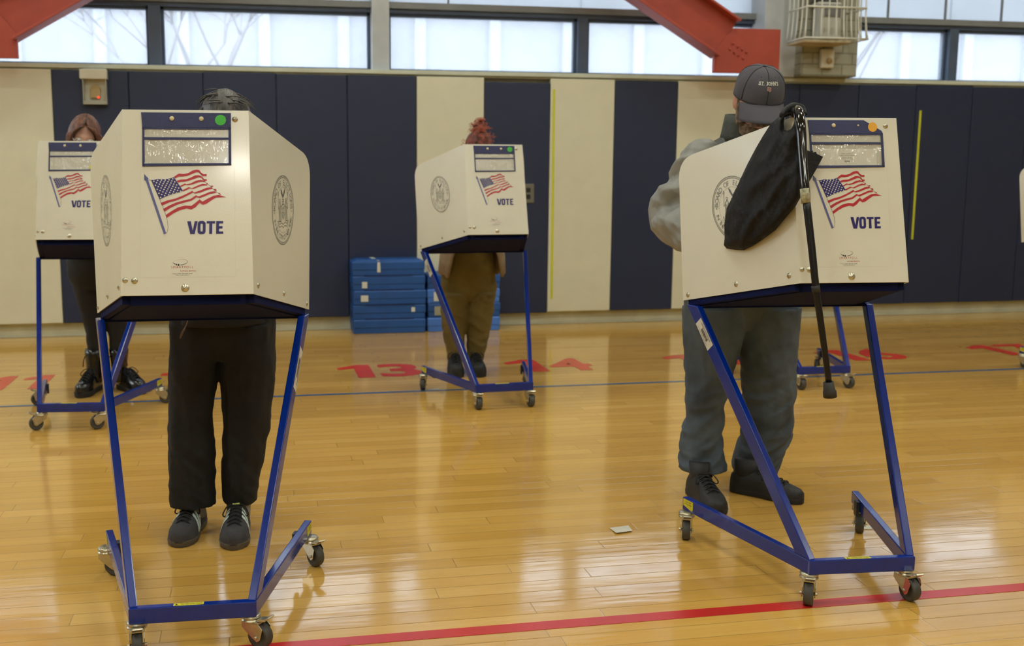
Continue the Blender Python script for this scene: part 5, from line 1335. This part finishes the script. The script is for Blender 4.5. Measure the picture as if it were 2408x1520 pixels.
c = MB(); vs = []; n = 44; sec = [(1.40, .08, .075, .35), (1.36, .175, .10, .5), (1.25, .205, .13, .7), (1.1, .2, .14, .85), (.95, .205, .15, 1.15), (.82, .225, .16, 1.5), (.70, .235, .165, 1.75)]
for z, rx, ry, gp in sec:
    for i in range(n+1):
        t = -pi/2+gp/2+(2*pi-gp)*i/n; k = 1+.04*noise.noise(V((t*3, z*3, 1))); dz = -.03*(1 if z < .72 else 0)*(abs(sin(t)) > .5)
        vs.append(V((hx+.005+cos(t)*rx*k, Y3-.03+sin(t)*ry*k, z+dz*(cos(t)**2)))-o3)
c.add(vs, [(j*(n+1)+i, j*(n+1)+i+1, (j+1)*(n+1)+i+1, (j+1)*(n+1)+i) for j in range(len(sec)-1) for i in range(n)], 0, True)
for a in (S3['armL'], S3['armR']): arm(c, V(a[0])-o3, V(a[1])-o3, V(a[2])-o3, (.07, .065, .055, .05), cut=.9, disp=folds(.008, 8, 16, 5))
c.build('coat', M_COAT, p3, solid=.008)
M_HAIRR = mat('curly_auburn_hair', (58, 26, 22), .5, c2=(140, 66, 48), vs=26, bump=.8, bs=120)
hm = MB(); vs = MB(); vs.ball(V((0, 0, 0)), (.09, .11, .125), 36)
for v in vs.v:
    if v.z < 0 and v.y < -.03: v.z *= .1
    v += v.normalized()*(.010*noise.noise(v*30)+.006*noise.noise(v*70))
hm.add([h3+R3 @ (v+V((0, .008, .01)))-o3 for v in vs.v], vs.f, 0, True)
bun = at(1129, 303, Y3-.14)-o3; vs = MB(); vs.ball(V((0, 0, 0)), .046, 26)
for v in vs.v: v += v.normalized()*(.010*noise.noise(v*45)+.005*noise.noise(v*120))
hm.add([bun+v for v in vs.v], vs.f, 0, True)
hd_ = hm.build('hair', M_HAIRR, p3)
cu = MB()
for i in range(150):
    a = random.uniform(0, 2*pi); b = random.uniform(0, pi/2*1.1); onb = i % 2
    d = V((cos(a)*sin(b), sin(a)*sin(b), cos(b)))
    s0 = (bun+d*.046) if onb else (h3-o3+R3 @ (V((d.x*.095, d.y*.115, d.z*.13))+V((0, 0, .01))))
    dd = d if onb else R3 @ d; pts = [s0]; u1 = dd.orthogonal().normalized(); u2 = dd.cross(u1); L_ = random.uniform(.02, .045)
    for q in range(1, 9): pts.append(s0+dd*(L_*q/8)+u1*(.008*cos(q*1.1+a))+u2*(.008*sin(q*1.1+a))-V((0, 0, .012*(q/8)**2)))
    cu.tube(pts, .0017, 4, sub=1)
cu.build('hair_curls', mat('light_red_curls', (166, 82, 58), .5), hd_)
for (tu, tv, L_) in ((1072, 886, S3['legL']), (1136, 898, S3['legR'])):
    toe = fl(tu, tv); c_ = L_[-1][0]; hl = V((c_.x, c_.y+.06, 0)); toe2 = hl+(toe-hl).normalized()*.28
    shoe(p3, o3, toe2, hl, .115, 1.1, (M_BLS, M_BSO, M_LACE), kind='boot', collar=.04)

# --- voter mostly hidden behind the man in the cap
Y5 = 7.05
x5 = 3.60
def lg(x, zs): return [ell((x+dx, Y5, z), r, r*.95) for z, r, dx in zs]
S5 = dict(base=(x5, Y5, 0), label='person in black clothes almost wholly hidden behind the capped man', skin=M_SKIN, seed=6.1, vox=.008,
    legL=lg(x5-.11, [(.85, .085, 0), (.6, .075, -.01), (.45, .062, -.02), (.3, .058, -.03), (.13, .055, -.035)]), legR=lg(x5+.09, [(.85, .085, 0), (.6, .075, 0), (.45, .062, 0), (.3, .058, 0), (.13, .055, 0)]),
    pelvis=[ell((x5, Y5, 1.0), .16, .11), ell((x5, Y5, .9), .175, .12), ell((x5, Y5, .8), .17, .12)], legmat=MATS['black_leggings'], fold=.01, sw=.18, hip=(x5, Y5, .98), chest=(x5, Y5-.05, 1.2), shoulder=(x5, Y5-.09, 1.36), neck=(x5, Y5-.12, 1.42), head=(x5, Y5-.22, 1.53), head_rot=(0, .6, 0),
    armL=((x5-.175, Y5-.09, 1.34), (x5-.22, Y5-.12, 1.08), (x5-.1, Y5-.38, 1.0)), armR=((x5+.175, Y5-.09, 1.34), (x5+.22, Y5-.12, 1.08), (x5+.1, Y5-.38, 1.0)))
p5, tr5, R5, h5, o5 = make_person(S5)
top_garment(S5, p5, o5, 'sweater', MATS['black_knit'], None, off=.03, split=False)
hm = MB(); vs = MB(); vs.ball(V((0, 0, 0)), (.088, .108, .125), 26)
for v in vs.v:
    if v.z < 0 and v.y < -.02: v.z *= .1
hm.add([h5+R5 @ (v+V((0, .008, .012)))-o5 for v in vs.v], vs.f, 0, True); hm.build('hair', M_HAIRD, p5)
for L_ in (S5['legL'], S5['legR']):
    c_ = L_[-1][0]; shoe(p5, o5, (c_.x-.02, c_.y-.22, 0), (c_.x, c_.y+.06, 0), .105, 1.0, (M_BLS, M_BSO, M_LACE))

# ------------------------------------------------------------------ bag and cane hanging over the man's booth
out = [(1867, 252), (1847, 260), (1830, 276), (1812, 292), (1794, 320), (1776, 351), (1757, 387), (1737, 430), (1721, 466), (1709, 489), (1703, 529), (1704, 560), (1702, 577), (1709, 585), (1730, 588), (1749, 589), (1768, 580), (1796, 562), (1824, 541), (1847, 513), (1871, 485), (1884, 462), (1887, 406), (1892, 351), (1894, 288), (1891, 262), (1880, 251)]
hole = [(1845, 276), (1858, 272), (1869, 276), (1867, 290), (1861, 303), (1851, 308), (1844, 306), (1843, 290)]
def dens(P, st):
    o = []
    for i, a in enumerate(P):
        b = P[(i+1) % len(P)]; k = max(1, int(hypot(b[0]-a[0], b[1]-a[1])/st)); o += [(a[0]+(b[0]-a[0])*j/k, a[1]+(b[1]-a[1])*j/k) for j in range(k)]
    return o
def inside(p, P):
    r = False
    for i in range(len(P)):
        (x1, y1), (x2, y2) = P[i], P[i-1]
        if (y1 > p[1]) != (y2 > p[1]) and p[0] < (x2-x1)*(p[1]-y1)/(y2-y1)+x1: r = not r
    return r
def dist(p, P):
    b = 1e9
    for i in range(len(P)):
        a, c = V(P[i-1]), V(P[i]); q = V(p); t = max(0, min(1, (q-a).dot(c-a)/max((c-a).length_squared, 1e-9))); b = min(b, (q-a-(c-a)*t).length)
    return b
A_, B_ = dens(out, 9), dens(hole, 5)
pts = A_+B_; nA = len(A_)
for i in range(1700, 1896, 7):
    for j in range(250, 592, 7):
        p_ = (i+.5*(j % 2)*3, j)
        if inside(p_, out) and not inside(p_, hole) and dist(p_, out) > 4 and dist(p_, hole) > 4: pts.append(p_)
E_ = [(i, (i+1) % nA) for i in range(nA)]+[(nA+i, nA+(i+1) % len(B_)) for i in range(len(B_))]
r = delaunay_2d_cdt([V(p_) for p_ in pts], E_, [], 0, 1e-5)
F_ = [f for f in r[2] if inside((sum(r[0][i].x for i in f)/3, sum(r[0][i].y for i in f)/3), out) and not inside((sum(r[0][i].x for i in f)/3, sum(r[0][i].y for i in f)/3), hole)]
cB, sB = cos(BB[2]), sin(BB[2])
def panelY(u, v):
    """world y where the sight line meets the left side panel of the man's booth"""
    n = (RB-FB).cross(FT-FB).normalized(); n = V((-n.x, n.y, n.z)); q0 = V((-FB.x, FB.y, FB.z)); W_ = lambda p: V((BB[0]+cB*p.x-sB*p.y, BB[1]+sB*p.x+cB*p.y, p.z))
    nw = V((cB*n.x-sB*n.y, sB*n.x+cB*n.y, n.z)); d = ray(u, v); t = nw.dot(W_(q0)-V((0, 0, CH)))/nw.dot(d); return (d*t).y
def bagpt(p_, side):
    u, v = p_; d = min(dist(p_, out), dist(p_, hole)*1.5)
    yb = panelY(u, v)-.022
    if v < 300: yb = yb*1.0-.0
    th = (.012*min(1, d/10)+.045*(min(d, 60)/60)**.7)
    if side > 0:
        q1 = noise.noise(V(((u+v*.45)*.026, (v-u*.3)*.007, 2))); q2 = noise.noise(V(((u+v*.4)*.07, v*.016, 7))); w = .030*(abs(q1)*1.6-.3)*min(1, d/14)+.012*(abs(q2)*1.7-.3)*min(1, d/8)
        return at(u, v, yb-th+w)
    return at(u, v, yb+.004*min(1, d/10))
b0 = at(1800, 500, 3.0)
m = MB(); vf = [bagpt(p_, 1)-b0 for p_ in r[0]]; vb = [bagpt(p_, -1)-b0 for p_ in r[0]]
n = len(vf); m.add(vf+vb, [tuple(f) for f in F_]+[tuple(n+i for i in reversed(f)) for f in F_], 0, True)
M_BAG = mat('black_nylon_fabric', (13, 13, 15), .62, var=.2, vs=8, bump=.25, bs=70, spec=.3)
bag = empty('tote_bag', b0); tag(bag, 'black fabric tote bag with an open hand hole, hung over the booth panel', 'bag')
m.build('bag_body', M_BAG, bag)
q = [(1887, 348), (1905, 356), (1913, 354), (1912, 359), (1920, 357), (1921, 362), (1936, 369), (1921, 397), (1908, 420), (1897, 438), (1886, 430)]
m = MB(); 
def PFw(u, v, o): return at(u, v, BB[1]+.10-(v-280)/385*.10-.012*(u-1884)/50*0-o)
m.prism([PFw(u, v, .028)-b0+V((0, .0, 0)) for u, v in q], V((0, .008, 0))); m.build('bag_corner', M_BAG, bag, bevel=.002)
m = MB(); m.tube([at(*x)-b0 for x in ((1836, 272, 3.02), (1850, 257, 3.06), (1868, 250, 3.10), (1884, 254, 3.10), (1893, 270, 3.07))], [.005, .008, .009, .008, .006], 12, sub=5, flat=1.5, disp=lambda p_, c_, k, t: p_+(p_-c_)*.3*noise.noise(p_*22)); m.build('bag_handle', M_BAG, bag)
cp = at(1915, 600, 2.9)
cane = empty('walking_cane', cp); tag(cane, 'glossy black walking cane hooked over the booth corner beside the black bag', 'walking cane')
m = MB(); m.tube([at(*x)-cp for x in ((1866, 300, 3.17), (1866, 270, 3.15), (1872, 258, 3.10), (1878, 266, 3.03), (1882, 292, 2.995), (1885, 330, 2.975), (1888, 380, 2.955), (1893, 440, 2.93), (1896, 470, 2.925))], [.011, .014, .0155, .0165, .0165, .0155, .014, .0135, .013], 18, sub=6); m.build('handle', mat('glossy_black_plastic', (10, 10, 12), .12, coat=.6), cane)
m = MB(); m.tube([at(*x)-cp for x in ((1895, 462, 2.925), (1909, 584, 2.89), (1919, 680, 2.868), (1936, 800, 2.86), (1950, 905, 2.855))], [.012, .0115, .011, .0098, .0095], 16, sub=3); m.build('shaft', mat('black_anodised_tube', (20, 20, 22), .3, metal=.3), cane)
m = MB(); m.tube([at(*x)-cp for x in ((1892, 444, 2.9275), (1895, 478, 2.9205))], .0142, 18, sub=2); m.build('wrap_label', mat('torn_cream_label', (176, 172, 140), .7, c2=(120, 118, 96), vs=90), cane)
m = MB(); m.tube([at(*x)-cp for x in ((1917, 672, 2.869), (1920, 688, 2.867))], .0128, 16, sub=2); m.build('locking_collar', M_BLACKRUB, cane)
m = MB(); m.tube([at(*x)-cp for x in ((1948, 899, 2.855), (1950, 918, 2.855), (1951, 921, 2.855), (1952, 934, 2.855))], [.0155, .018, .0205, .0205], 20, sub=1); m.build('rubber_tip', mat('dark_grey_rubber', (44, 44, 43), .7), cane)

for o in list(PROTO.values()):
    if isinstance(o, bpy.types.Object) and o.users_collection == (): bpy.data.objects.remove(o)
